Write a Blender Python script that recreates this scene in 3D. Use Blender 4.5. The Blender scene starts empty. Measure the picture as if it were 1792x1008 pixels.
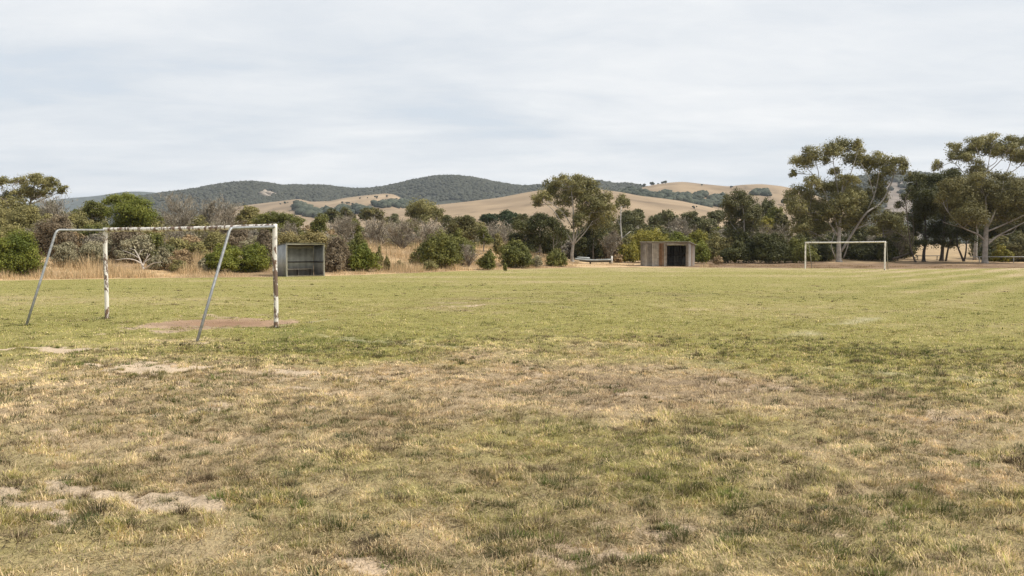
import bpy, math
import numpy as np
R = math.radians
col = bpy.context.scene.collection
scn = bpy.context.scene
# ---------------------------------------------------------------- camera geometry
F = 1500.0; CX = 896.0; CY = 504.0; EYE = 1.78; TH = math.atan(66 / 1500.0); HZ = 438.0
def at(px, py, Y):
    u = (px - CX) / F; v = (CY - py) / F
    dx, dy, dz = u, math.cos(TH) + v * math.sin(TH), -math.sin(TH) + v * math.cos(TH)
    k = Y / dy
    return np.array([dx * k, Y, EYE + dz * k])
def on_ground(px, py):
    Y = F * EYE / (py - HZ)
    p = at(px, py, Y); p[2] = 0.0
    return p
# ---------------------------------------------------------------- noise
def _h(ix, iy, seed):
    n = (ix.astype(np.int64) * 374761393 + iy.astype(np.int64) * 668265263 + seed * 1442695041) & 0xffffffff
    n = ((n ^ (n >> 13)) * 1274126177) & 0xffffffff
    n = n ^ (n >> 16)
    return (n & 0xffff) / 65535.0
def vn(x, y, seed=0):
    ix = np.floor(x); iy = np.floor(y); fx = x - ix; fy = y - iy
    fx = fx * fx * (3 - 2 * fx); fy = fy * fy * (3 - 2 * fy)
    a = _h(ix, iy, seed); b = _h(ix + 1, iy, seed); c = _h(ix, iy + 1, seed); d = _h(ix + 1, iy + 1, seed)
    return (a * (1 - fx) + b * fx) * (1 - fy) + (c * (1 - fx) + d * fx) * fy
def fbm(x, y, oct=4, seed=0):
    s = 0; a = .5; t = 0
    for i in range(oct):
        s = s + a * vn(x * 2 ** i + 13.7 * i, y * 2 ** i - 7.1 * i, seed + i * 17); t += a; a *= .5
    return s / t
def ss(a, b, x):
    t = np.clip((x - a) / (b - a), 0, 1); return t * t * (3 - 2 * t)
# ---------------------------------------------------------------- mesh helpers
def mesh_np(name, V, faces, mat, parent=None, loc=(0, 0, 0), cols=None, smooth=False):
    """faces: list of int arrays (M,k)"""
    me = bpy.data.meshes.new(name)
    V = np.asarray(V, dtype=np.float32)
    me.vertices.add(len(V)); me.vertices.foreach_set('co', V.ravel())
    tot = [np.full(len(f), f.shape[1], dtype=np.int32) for f in faces if len(f)]
    idx = np.concatenate([f.ravel() for f in faces if len(f)]).astype(np.int32)
    tot = np.concatenate(tot)
    st = np.concatenate([[0], np.cumsum(tot)[:-1]]).astype(np.int32)
    me.loops.add(len(idx)); me.loops.foreach_set('vertex_index', idx)
    me.polygons.add(len(tot)); me.polygons.foreach_set('loop_start', st)
    try: me.polygons.foreach_set('loop_total', tot)
    except Exception: pass
    if smooth: me.polygons.foreach_set('use_smooth', np.ones(len(tot), dtype=bool))
    me.update(calc_edges=True)
    if cols is not None:
        a = me.color_attributes.new('Col', 'FLOAT_COLOR', 'POINT')
        c = np.ones((len(V), 4), dtype=np.float32); c[:, :3] = cols
        a.data.foreach_set('color', c.ravel())
    me.materials.append(mat)
    o = bpy.data.objects.new(name, me); col.objects.link(o)
    o.location = loc
    if parent is not None: o.parent = parent
    return o
class MB:
    def __init__(s): s.v = []; s.q = []; s.t = []; s.c = []; s.n = 0
    def add(s, V, quads=None, tris=None, c=(1, 1, 1)):
        V = np.asarray(V, dtype=float)
        s.v.append(V)
        if quads is not None and len(quads): s.q.append(np.asarray(quads) + s.n)
        if tris is not None and len(tris): s.t.append(np.asarray(tris) + s.n)
        c = np.asarray(c, dtype=float)
        s.c.append(np.broadcast_to(c, (len(V), 3)) if c.ndim == 1 else c)
        s.n += len(V)
    def box(s, x0, x1, y0, y1, z0, z1, c=(1, 1, 1), M=None, bev=0.0):
        if bev > 0:
            P = []
            b = bev
            for (sx, sy, sz) in [(a, e, g) for a in (0, 1) for e in (0, 1) for g in (0, 1)]:
                X = (x0, x1)[sx]; Y = (y0, y1)[sy]; Z = (z0, z1)[sz]
                ix = X + (b if sx == 0 else -b); iy = Y + (b if sy == 0 else -b); iz = Z + (b if sz == 0 else -b)
                P += [(X, iy, iz), (ix, Y, iz), (ix, iy, Z)]
            def i(sx, sy, sz, k): return (sx * 4 + sy * 2 + sz) * 3 + k
            q = []; t = []
            for sx in (0, 1): q.append((i(sx,0,0,0), i(sx,1,0,0), i(sx,1,1,0), i(sx,0,1,0)))
            for sy in (0, 1): q.append((i(0,sy,0,1), i(1,sy,0,1), i(1,sy,1,1), i(0,sy,1,1)))
            for sz in (0, 1): q.append((i(0,0,sz,2), i(1,0,sz,2), i(1,1,sz,2), i(0,1,sz,2)))
            for a in (0, 1):
                for g in (0, 1):
                    q.append((i(a,g,0,0), i(a,g,0,1), i(a,g,1,1), i(a,g,1,0)))
                    q.append((i(a,0,g,0), i(a,0,g,2), i(a,1,g,2), i(a,1,g,0)))
                    q.append((i(0,a,g,1), i(0,a,g,2), i(1,a,g,2), i(1,a,g,1)))
                    for e in (0, 1): t.append((i(a,g,e,0), i(a,g,e,1), i(a,g,e,2)))
            V = np.array(P)
            if M is not None: V = M(V)
            s.add(V, q, t, c); return
        V = np.array([(x, y, z) for x in (x0, x1) for y in (y0, y1) for z in (z0, z1)], dtype=float)
        if M is not None: V = M(V)
        s.add(V, [(0, 1, 3, 2), (4, 6, 7, 5), (0, 4, 5, 1), (2, 3, 7, 6), (0, 2, 6, 4), (1, 5, 7, 3)], None, c)
    def tube(s, P, r, n=6, c=(1, 1, 1), cap=True):
        P = np.asarray(P, dtype=float); m = len(P)
        r = np.broadcast_to(np.asarray(r, dtype=float), (m,))
        T = np.gradient(P, axis=0); T /= np.linalg.norm(T, axis=1)[:, None] + 1e-9
        ref = np.array([0.13, 0.99, 0.05]) if abs(T[0, 1]) < .9 else np.array([0.99, 0.1, 0.05])
        A = np.cross(T, ref); A /= np.linalg.norm(A, axis=1)[:, None] + 1e-9
        B = np.cross(T, A)
        th = np.arange(n) / n * 2 * math.pi
        V = P[:, None, :] + r[:, None, None] * (np.cos(th)[None, :, None] * A[:, None, :] + np.sin(th)[None, :, None] * B[:, None, :])
        V = V.reshape(-1, 3)
        q = []
        for i in range(m - 1):
            for k in range(n):
                q.append((i * n + k, i * n + (k + 1) % n, (i + 1) * n + (k + 1) % n, (i + 1) * n + k))
        t = []
        if cap:
            V = np.vstack([V, P[0], P[-1]])
            for k in range(n):
                t.append((m * n, (k + 1) % n, k)); t.append((m * n + 1, (m - 1) * n + k, (m - 1) * n + (k + 1) % n))
        s.add(V, q, t, c)
    def build(s, name, mat, parent=None, loc=(0, 0, 0), smooth=False):
        fs = []
        if s.q: fs.append(np.concatenate(s.q))
        if s.t: fs.append(np.concatenate(s.t))
        return mesh_np(name, np.concatenate(s.v), fs, mat, parent, loc, np.concatenate(s.c), smooth)
def smooth_path(P, n=4):
    P = np.asarray(P, dtype=float)
    if len(P) < 3: 
        t = np.linspace(0, 1, n + 1)[:, None]; return P[0] * (1 - t) + P[-1] * t
    Q = np.vstack([2 * P[0] - P[1], P, 2 * P[-1] - P[-2]]); out = []
    for i in range(1, len(Q) - 2):
        for k in range(n):
            t = k / n
            out.append(.5 * ((2 * Q[i]) + (-Q[i-1] + Q[i+1]) * t + (2*Q[i-1] - 5*Q[i] + 4*Q[i+1] - Q[i+2]) * t*t + (-Q[i-1] + 3*Q[i] - 3*Q[i+1] + Q[i+2]) * t**3))
    out.append(P[-1]); return np.array(out)
def tag(o, label=None, cat=None, group=None, kind=None):
    if label: o['label'] = label
    if cat: o['category'] = cat
    if group: o['group'] = group
    if kind: o['kind'] = kind
    return o
def empty(name, loc):
    o = bpy.data.objects.new(name, None); col.objects.link(o); o.location = loc; o.empty_display_size = .3
    return o
# ---------------------------------------------------------------- materials
def newmat(name):
    m = bpy.data.materials.new(name); m.use_nodes = True; nt = m.node_tree; nt.nodes.clear()
    out = nt.nodes.new('ShaderNodeOutputMaterial'); return m, nt, out
def N(nt, typ, **kw):
    n = nt.nodes.new(typ)
    for k, v in kw.items():
        if k in n.inputs: n.inputs[k].default_value = v
        else: setattr(n, k, v)
    return n
def noise(nt, scale, detail=4, rough=.55, vec=None):
    n = N(nt, 'ShaderNodeTexNoise', Scale=scale, Detail=detail, Roughness=rough)
    if vec is not None: nt.links.new(vec, n.inputs['Vector'])
    return n.outputs['Fac']
def ramp(nt, fac, p0, c0, p1, c1):
    r = nt.nodes.new('ShaderNodeValToRGB'); e = r.color_ramp.elements
    e[0].position = p0; e[0].color = (*c0, 1); e[1].position = p1; e[1].color = (*c1, 1)
    nt.links.new(fac, r.inputs['Fac']); return r.outputs['Color']
def mixc(nt, fac, a, b, typ='MIX'):
    m = nt.nodes.new('ShaderNodeMix'); m.data_type = 'RGBA'; m.blend_type = typ
    for s, v in ((0, fac), (6, a), (7, b)):
        if isinstance(v, (int, float)): m.inputs[s].default_value = v
        elif isinstance(v, tuple): m.inputs[s].default_value = (*v, 1)
        else: nt.links.new(v, m.inputs[s])
    return m.outputs[2]
def leaf_mat(name, trans=.25, rough=.6):
    m, nt, out = newmat(name)
    a = N(nt, 'ShaderNodeAttribute', attribute_name='Col')
    d = N(nt, 'ShaderNodeBsdfPrincipled', Roughness=rough); d.inputs['Specular IOR Level'].default_value = .25
    t = N(nt, 'ShaderNodeBsdfTranslucent')
    nt.links.new(a.outputs['Color'], d.inputs['Base Color']); nt.links.new(a.outputs['Color'], t.inputs['Color'])
    x = N(nt, 'ShaderNodeMixShader'); x.inputs[0].default_value = trans
    nt.links.new(d.outputs[0], x.inputs[1]); nt.links.new(t.outputs[0], x.inputs[2]); nt.links.new(x.outputs[0], out.inputs['Surface'])
    return m
def vcol_mat(name, rough=.9, ns=3.0, lo=.75, hi=1.2, bump=0.0, bscale=30, spec=.2, metal=0):
    m, nt, out = newmat(name)
    a = N(nt, 'ShaderNodeAttribute', attribute_name='Col')
    g = N(nt, 'ShaderNodeTexCoord')
    nf = noise(nt, ns, 6, .6, g.outputs['Object'])
    c = mixc(nt, 1.0, a.outputs['Color'], ramp(nt, nf, .3, (lo,) * 3, .7, (hi,) * 3), 'MULTIPLY')
    d = N(nt, 'ShaderNodeBsdfPrincipled', Roughness=rough, Metallic=metal); d.inputs['Specular IOR Level'].default_value = spec
    nt.links.new(c, d.inputs['Base Color'])
    if bump:
        b = N(nt, 'ShaderNodeBump', Strength=bump, Distance=.05)
        nt.links.new(noise(nt, bscale, 5, .6, g.outputs['Object']), b.inputs['Height']); nt.links.new(b.outputs[0], d.inputs['Normal'])
    nt.links.new(d.outputs[0], out.inputs['Surface']); return m
M = {}
M['leaf'] = leaf_mat('foliage_leaves', .22)
M['twig'] = vcol_mat('dry_twigs', .9, 1.5, .8, 1.2)
M['bark'] = vcol_mat('tree_bark', .85, 2.2, .55, 1.3, .4, 8)
M['blade'] = leaf_mat('grass_blades', .28, .7)
M['soil'] = vcol_mat('field_soil', .95, 38.0, .72, 1.2, .8, 45)
M['earth'] = vcol_mat('dry_earth', .95, .6, .8, 1.2, .4, 10)
M['hill'] = vcol_mat('dry_hillside', .95, .02, .82, 1.15)
M['wood_hill'] = vcol_mat('wooded_hillside', .95, .05, .6, 1.3)
M['farleaf'] = vcol_mat('distant_foliage', .9, .3, .7, 1.25)
M['board'] = vcol_mat('weathered_boards', .85, 3.0, .7, 1.2, .3, 25)
M['iron'] = vcol_mat('weathered_sheet_iron', .55, 2.5, .75, 1.2, .1, 20, .4, .25)
M['rock'] = vcol_mat('pale_rock', .9, 3, .7, 1.15, .6, 6)
def paint_mat():
    m, nt, out = newmat('peeling_white_paint')
    a = N(nt, 'ShaderNodeAttribute', attribute_name='Col')      # red channel = how worn this stretch of tube is
    sep = N(nt, 'ShaderNodeSeparateColor'); nt.links.new(a.outputs['Color'], sep.inputs[0])
    g = N(nt, 'ShaderNodeTexCoord')
    mp = N(nt, 'ShaderNodeMapping'); nt.links.new(g.outputs['Object'], mp.inputs[0]); mp.inputs['Scale'].default_value = (1, 1, .55)
    n1 = noise(nt, 9, 8, .68, mp.outputs[0]); n2 = noise(nt, 30, 4, .6, mp.outputs[0]); n3 = noise(nt, 3.1, 3, .5, mp.outputs[0])
    add = N(nt, 'ShaderNodeMath', operation='MULTIPLY_ADD'); nt.links.new(sep.outputs[0], add.inputs[0]); add.inputs[1].default_value = .3; nt.links.new(n1, add.inputs[2])
    msk = ramp(nt, add.outputs[0], .575, (0, 0, 0), .625, (1, 1, 1))
    white = mixc(nt, n2, (.62, .57, .49), (.86, .83, .77))
    rust = mixc(nt, n3, (.21, .11, .055), (.105, .09, .08))
    c = mixc(nt, msk, white, rust)
    d = N(nt, 'ShaderNodeBsdfPrincipled', Roughness=.6); nt.links.new(c, d.inputs['Base Color'])
    b = N(nt, 'ShaderNodeBump', Strength=.4, Distance=.01); b.invert = True; nt.links.new(msk, b.inputs['Height']); nt.links.new(b.outputs[0], d.inputs['Normal'])
    nt.links.new(d.outputs[0], out.inputs['Surface']); return m
M['paint'] = paint_mat()
def galv_mat():
    m, nt, out = newmat('galvanised_pipe')
    g = N(nt, 'ShaderNodeTexCoord'); n1 = noise(nt, 14, 5, .6, g.outputs['Object'])
    d = N(nt, 'ShaderNodeBsdfPrincipled', Roughness=.5, Metallic=.35)
    nt.links.new(ramp(nt, n1, .3, (.20, .20, .195), .7, (.36, .37, .37)), d.inputs['Base Color'])
    nt.links.new(d.outputs[0], out.inputs['Surface']); return m
M['galv'] = galv_mat()
# ---------------------------------------------------------------- terrain
def px_of(x, y):
    a = np.clip(np.arctan2(x, y), -1.0, 1.0)
    return CX + F * np.tan(a)
EP = [-1500, -200, 0, 150, 300, 450, 600, 700, 800, 900, 1000, 1120, 1300, 1420, 1560, 1700, 1792, 2600]
EY = [492.5, 492.5, 491, 488.5, 486.5, 485, 482, 478.5, 474.5, 471, 468.3, 468, 468.5, 469.5, 470.5, 470, 469, 468]
def edgeR(x, y):
    px = px_of(x, y); Y = F * EYE / (np.interp(px, EP, EY) - HZ)
    return Y * np.sqrt(1 + ((px - CX) / F) ** 2)
def riseH(px): return np.interp(px, [-500, 700, 900, 1000, 1100, 1250, 1600, 2000], [2.0, 2.0, 1.9, .5, .35, .5, .25, .25])
def gz(x, y):
    x = np.asarray(x, float); y = np.asarray(y, float)
    px = px_of(x, y); r = np.hypot(x, y); e = edgeR(x, y)
    t = ss(0, 26, r - e)
    z = riseH(px) * t + .010 * np.clip(r - e - 24, 0, 700)
    z = z + t * .35 * (fbm(x * .12, y * .12, 3, 5) - .5) + ss(.3, 3, r - e) * .10 * (fbm(x * .9, y * .9, 2, 9) - .3)
    return z
def micro(x, y):
    r = np.hypot(x, y); near = 1 - ss(30, 60, r)
    return (.08 * (fbm(x * .55, y * .55, 3, 21) - .5) + .10 * (fbm(x * 5.0, y * 5.0, 3, 22) - .5) * (.25 + .75 * ss(36, 9, r))) * (.35 + .65 * near) - .01
# field colour map: greenness, bareness, tint
GA = [  # px, py, rx, ry, d_green, d_bare
    (392, 567, 124, 13, 0, 1.7), (480, 572, 60, 7, 0, .5), (330, 606, 90, 7, -.2, .45), (60, 604, 100, 8, -.2, 1.0), (180, 612, 45, 5, -.1, .7),
    (210, 660, 60, 14, -.1, .75), (300, 655, 120, 8, -.1, .6), (370, 690, 60, 10, -.1, .5), (560, 668, 90, 10, -.1, .4), (120, 640, 60, 8, -.1, .5),
    (60, 850, 75, 18, -.2, 1.0), (235, 828, 85, 14, -.2, 1.0), (300, 845, 50, 8, -.1, .5), (120, 880, 60, 10, 0, .4), (520, 980, 75, 16, -.3, .9), (30, 930, 50, 10, 0, .3), (690, 530, 0.1, 0.1, 0, 0),
    (820, 530, 80, 4, -.2, .4), (700, 650, 200, 22, -.22, .08), (1080, 668, 260, 30, -.40, .16), (1300, 672, 190, 26, -.2, .22), (1620, 735, 190, 24, -.2, .25), (1350, 720, 120, 14, -.1, .15),
    (930, 800, 330, 60, .16, -.1), (1230, 770, 260, 50, .15, -.1), (1200, 870, 120, 22, .3, -.1), (1450, 930, 160, 40, .12, 0), (1690, 930, 120, 30, .1, 0),
    (700, 595, 260, 22, .25, -.2), (900, 560, 300, 26, .15, -.2), (1450, 640, 330, 30, .10, -.05), (1000, 640, 120, 14, .10, 0), (1700, 670, 160, 30, .08, 0), (560, 600, 110, 12, .3, -.2), (1250, 545, 300, 12, .1, 0), (1000, 503, 500, 6, .12, 0), (700, 545, 200, 12, .1, 0),
    (1150, 520, 300, 5, .0, .1), (250, 760, 260, 60, -.12, .05), (250, 540, 260, 14, .02, 0), (1550, 560, 260, 24, -.06, 0), (1400, 535, 250, 8, -.1, 0),
    (1180, 950, 180, 22, -.2, .3), (960, 930, 120, 18, -.2, .3), (760, 940, 100, 14, -.1, .1), (1560, 880, 150, 30, -.1, .2)]
LINES = [((187, 557.5), (620, 592), .05), ((600, 593), (1060, 627), .06), ((1060, 627), (1400, 642), .06), ((1400, 642), (1900, 678), .07), ((700, 600), (890, 572), .06), ((1360, 597), (1540, 551), .22), ((935, 527), (992, 538), .16), ((470, 572), (690, 546), .05), ((40, 569), (187, 557), .08)]
def field_map(x, y):
    Y = np.maximum(y, .6); px = CX + F * x / Y; py = HZ + F * EYE / Y
    # wander the map so the patches get ragged outlines
    wx = (fbm(x * .5, y * .5, 4, 31) - .5); wy = (fbm(x * .5, y * .5, 4, 41) - .5)
    k = F / Y
    pxw = px + wx * k * 2.6; pyw = py + wy * (py - HZ) * .42
    g = np.interp(pyw, [465, 480, 500, 530, 560, 600, 625, 660, 720, 780, 860, 1010, 1500], [.33, .49, .58, .54, .56, .54, .46, .29, .23, .29, .25, .23, .23])
    b = np.interp(pyw, [462, 468, 473, 480, 600, 660, 800, 1010], [.25, .3, .18, .06, .05, .12, .14, .17])
    for (cx, cy, rx, ry, dg, db) in GA:
        q = .75 if db > 1.2 else 1.0
        w = np.exp(-((px + (pxw - px) * q - cx) / rx) ** 2 - ((py + (pyw - py) * q - cy) / ry) ** 2)
        g = g + dg * w; b = b + db * w
    g = g + .42 * (fbm(x * .16, y * .16, 4, 51) - .5) + .34 * (fbm(x * 1.6, y * 1.6, 4, 61) - .5) + .42 * (fbm(x * .06, y * .35, 4, 62) - .5)
    b = b + .50 * (fbm(x * .9, y * .9, 4, 71) - .5) + .65 * (fbm(x * 3.1, y * 3.1, 4, 72) - .5)
    chalk = np.zeros_like(x)
    for (a, c, w) in LINES:
        A = on_ground(*a); B = on_ground(*c); D = B - A; L2 = D[0] ** 2 + D[1] ** 2
        t = np.clip(((x - A[0]) * D[0] + (y - A[1]) * D[1]) / L2, 0, 1)
        ds = np.hypot(x - A[0] - t * D[0], y - A[1] - t * D[1])
        chalk = np.maximum(chalk, np.exp(-(ds / (w * 1.3)) ** 2) * ss(.42, .7, fbm(x * .8, y * .8, 3, 81)))
    # mower lines on the far right
    u = x * .80 - y * .60
    mow = ss(1350, 1700, px) * ss(15, 40, Y) * np.sin(u * 2.2 + 2 * vn(x * .2, y * .2, 90))
    g = g - .21 * mow
    return np.clip(g, 0, 1), np.clip(b, 0, 1), chalk, px, py
STRAW = np.array([.64, .485, .30]); OLIVE = np.array([.385, .345, .108]); GREEN = np.array([.150, .175, .036]); DIRT = np.array([.31, .188, .112]); SAND = np.array([.56, .435, .30]); CHALK = np.array([.55, .50, .33])
def grass_col(g, n):
    g = g[:, None]
    a = STRAW * (1 - ss(.0, .5, g)) + OLIVE * ss(.0, .5, g)
    a = a * (1 - ss(.5, 1.0, g)) + GREEN * ss(.5, 1.0, g)
    return a
def worn_brown(x, y):
    Y = np.maximum(y, .6); px = CX + F * x / Y; py = HZ + F * EYE / Y; k = F / Y
    pxw = px + (fbm(x * .5, y * .5, 4, 31) - .5) * k * 2.6; pyw = py + (fbm(x * .5, y * .5, 4, 41) - .5) * (py - HZ) * .42
    w = 0
    for (cx, cy, rx, ry, a) in [(760, 650, 200, 18, .35), (1120, 672, 250, 24, 1.0), (1380, 694, 190, 22, .9), (1000, 640, 120, 12, .6), (330, 700, 260, 30, .35), (640, 720, 200, 30, .4), (1640, 760, 160, 26, .4), (850, 528, 110, 5, .6), (1150, 516, 260, 5, .45), (950, 900, 240, 30, .35)]:
        w = np.maximum(w, a * np.exp(-((pxw - cx) / rx) ** 2 - ((pyw - cy) / ry) ** 2))
    return (np.clip(w, 0, 1) * (.45 + .9 * ss(.3, .65, fbm(x * 2.1, y * 2.1, 3, 96))))[:, None].clip(0, 1)
BROWN = np.array([.255, .185, .112])
def field_colour(x, y):
    g, b, ch, px, py = field_map(x, y)
    c = grass_col(g * .8, None) * (.72 + .04 * ss(14, 34, np.hypot(x, y)))[:, None]
    brownness = np.exp(-((px - 390) / 190) ** 2 - ((py - 566) / 14) ** 2) + ss(474, 466, py) * .6
    brownness = np.clip(brownness + .35 * fbm(x * .6, y * .6, 3, 95) * ss(600, 640, py) * ss(560, 700, px), 0, 1)[:, None]
    soil = SAND * (1 - brownness) + DIRT * brownness
    soil = soil * (.8 + .4 * fbm(x * 4, y * 4, 3, 97))[:, None]
    b = b + .55 * (fbm(x * 7, y * 7, 3, 73) - .5) * ss(40, 15, np.hypot(x, y)); m = ss(.40, .58, b)[:, None]
    wb = worn_brown(x, y) * .65; c = c * (1 - wb) + BROWN * wb
    c = c * (1 - m) + soil * m
    c = c * (1 - .55 * ch[:, None]) + CHALK * .55 * ch[:, None]
    return c, g, b, ch
# polar grid
def polar(name, ang, rad_fn, nr, zfn, cfn, mat):
    na = len(ang)
    RR = rad_fn(ang, nr)                      # (nr,na)
    X = (RR * np.sin(ang)[None, :]).ravel(); Y = (RR * np.cos(ang)[None, :]).ravel()
    Z = zfn(X, Y)
    i = np.arange(nr - 1)[:, None] * na + np.arange(na - 1)[None, :]
    q = np.stack([i, i + 1, i + na + 1, i + na], -1).reshape(-1, 4)
    return mesh_np(name, np.stack([X, Y, Z], 1), [q], mat, None, (0, 0, 0), cfn(X, Y), True)
ang = np.concatenate([np.linspace(-math.pi, -.72, 60)[:-1], np.linspace(-.72, .72, 900), np.linspace(.72, math.pi, 60)[1:]])
def rad_field(a, nr):
    e = edgeR(np.sin(a), np.cos(a)) + .5 * (vn(a * 60, a * 0, 3) - .5)
    t = np.linspace(0, 1, nr)[:, None]
    return .4 * (e / .4)[None, :] ** (t)
def rad_ground(a, nr):
    big = 4300
    e = edgeR(np.sin(a), np.cos(a)) + .5 * (vn(a * 60, a * 0, 3) - .5)
    t = np.linspace(0, 1, nr)[:, None] ** 1.6
    far = np.minimum(big, 3300 / np.maximum(np.abs(np.sin(a)), 1e-3)); far = np.where(np.cos(a) < 0, np.minimum(far, 390 / np.maximum(-np.cos(a), 1e-3)), far); far = np.where(np.cos(a) > 0, np.minimum(far, big / np.maximum(np.cos(a), 1e-3)), far)
    return e[None, :] * (far / e[None, :])[None, :].reshape(1, -1) ** t if False else e[None, :] * (np.maximum(far, e * 1.2) / e)[None, :] ** t
def z_field(x, y):
    r = np.hypot(x, y); return micro(x, y) * (1 - ss(.85, 1.0, r / edgeR(x, y))) + gz(x, y)
def c_ground(x, y):
    px = px_of(x, y); r = np.hypot(x, y); e = edgeR(x, y)
    n = fbm(x * .25, y * .25, 4, 111)[:, None]; n2 = fbm(x * 1.3, y * 1.3, 3, 112)[:, None]
    straw = np.array([.50, .355, .20]) * (.75 + .5 * n2)
    brown = np.array([.19, .125, .075]) * (.7 + .6 * n2)
    bw = ss(.42, .62, n)
    right = ss(1050, 1350, px)[:, None] * (1 - ss(14, 26, r - e))[:, None]
    bw = np.clip(bw * .7 + right * .9, 0, 1)
    far = ss(28, 60, r - e)[:, None]
    c = straw * (1 - bw) + brown * bw
    c = c * (1 - far) + far * np.array([.33, .235, .13]) * (.85 + .3 * n)
    return c
tag(polar('field', ang, rad_field, 620, z_field, lambda x, y: field_colour(x, y)[0], M['soil']), kind='structure')
tag(polar('ground', ang, rad_ground, 170, gz, c_ground, M['earth']), kind='structure')
# ---------------------------------------------------------------- grass
rng = np.random.default_rng(7)
def blades(n, r0, r1, p, amax, seed, three):
    g_ = np.random.default_rng(seed)
    # density ~ r^-p
    u = g_.random(n); k = 2 - p
    r = (r0 ** k + u * (r1 ** k - r0 ** k)) ** (1 / k)
    a = g_.uniform(-amax, amax, n)
    x = r * np.sin(a); y = r * np.cos(a)
    ok = r < edgeR(x, y) - .2
    x, y, r = x[ok], y[ok], r[ok]
    c, g, b, ch = field_colour(x, y)
    t1 = fbm(x * 2.2, y * 2.2, 3, 201); t2 = fbm(x * 5.5, y * 5.5, 2, 203)
    t3 = fbm(x * 4.2 + 9, y * 4.2, 2, 219); tuft = np.maximum(ss(.56, .74, t1 * .45 + t2 * .55), ss(.66, .80, t3))
    keep = g_.random(len(x)) < (1 - .985 * ss(.40, .58, b - .30 * tuft)) * (.30 + .70 * ss(.35, .6, t2) + .5 * tuft)
    x, y, r, g, b, ch, tuft = x[keep], y[keep], r[keep], g[keep], b[keep], ch[keep], tuft[keep]
    m = len(x)
    z = z_field(x, y) - .004
    gg = np.clip(g * (.72 + .28 * ss(12, 30, r)) + .14 * tuft * ss(.3, .65, fbm(x * .9, y * .9, 2, 207)) + g_.normal(0, .17, m), 0, 1)
    gg = np.where(g_.random(m) < .16, g_.uniform(0, .2, m), gg)
    C = grass_col(gg, None); wb = worn_brown(x, y) * .62; C = C * (1 - wb) + BROWN * wb; C = C * g_.uniform(.6, 1.30, m)[:, None]
    cl_ = fbm(x * 8.5, y * 8.5, 2, 221) * .7 + .3 * fbm(x * 3, y * 3, 2, 222); fd = ss(45, 12, r); C = C * (1 + fd * (.86 * ss(.3, .7, cl_) - .42))[:, None]
    C = C * (1 - .45 * ch[:, None]) + CHALK * .45 * ch[:, None]
    near = 1 - ss(9, 34, r)
    L = (.014 + .017 * g_.random(m)) * (1 + .45 * fd * ss(.45, .7, cl_)) * (1 + .6 * tuft * (.4 + .6 * near)) * (.95 + .2 * near)
    L = L * (1 + .8 * (g_.random(m) < .03))
    lean = np.clip(g_.normal(1.02, .3, m) - .25 * tuft * (gg > .4), .1, 1.5)
    az = g_.uniform(0, 2 * math.pi, m)
    # shared comb direction per patch
    az = np.where(g_.random(m) < .45, 6.28 * 2 * fbm(x * .8, y * .8, 2, 210) + g_.normal(0, .5, m), az)
    w = np.maximum(.0042, .00062 * r) * g_.uniform(.7, 1.3, m)
    dx, dy = np.cos(az), np.sin(az); sx, sy = -dy, dx
    P0 = np.stack([x, y, z], 1); S = np.stack([sx, sy, 0 * sx], 1) * (w / 2)[:, None]
    D1 = np.stack([dx * np.sin(lean * .6), dy * np.sin(lean * .6), np.cos(lean * .6)], 1) * (L * .5)[:, None]
    D2 = np.stack([dx * np.sin(lean), dy * np.sin(lean), np.cos(lean)], 1) * (L * .6)[:, None]
    if three:
        V = np.stack([P0 - S, P0 + S, P0 + D1 + S * .85, P0 + D1 - S * .85, P0 + D1 + D2], 1).reshape(-1, 3)
        i = np.arange(m)[:, None] * 5
        return V, np.concatenate([i + 0, i + 1, i + 2, i + 3], 1), np.concatenate([i + 3, i + 2, i + 4], 1), np.repeat(C, 5, 0)
    V = np.stack([P0 - S, P0 + S, P0 + D1 + D2], 1).reshape(-1, 3)
    i = np.arange(m)[:, None] * 3
    return V, None, np.concatenate([i, i + 1, i + 2], 1), np.repeat(C, 3, 0)
gl0 = on_ground(187, 557.5); gr0 = on_ground(483, 573.5); fl0 = on_ground(44, 570); fr0 = on_ground(343, 597)
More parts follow.
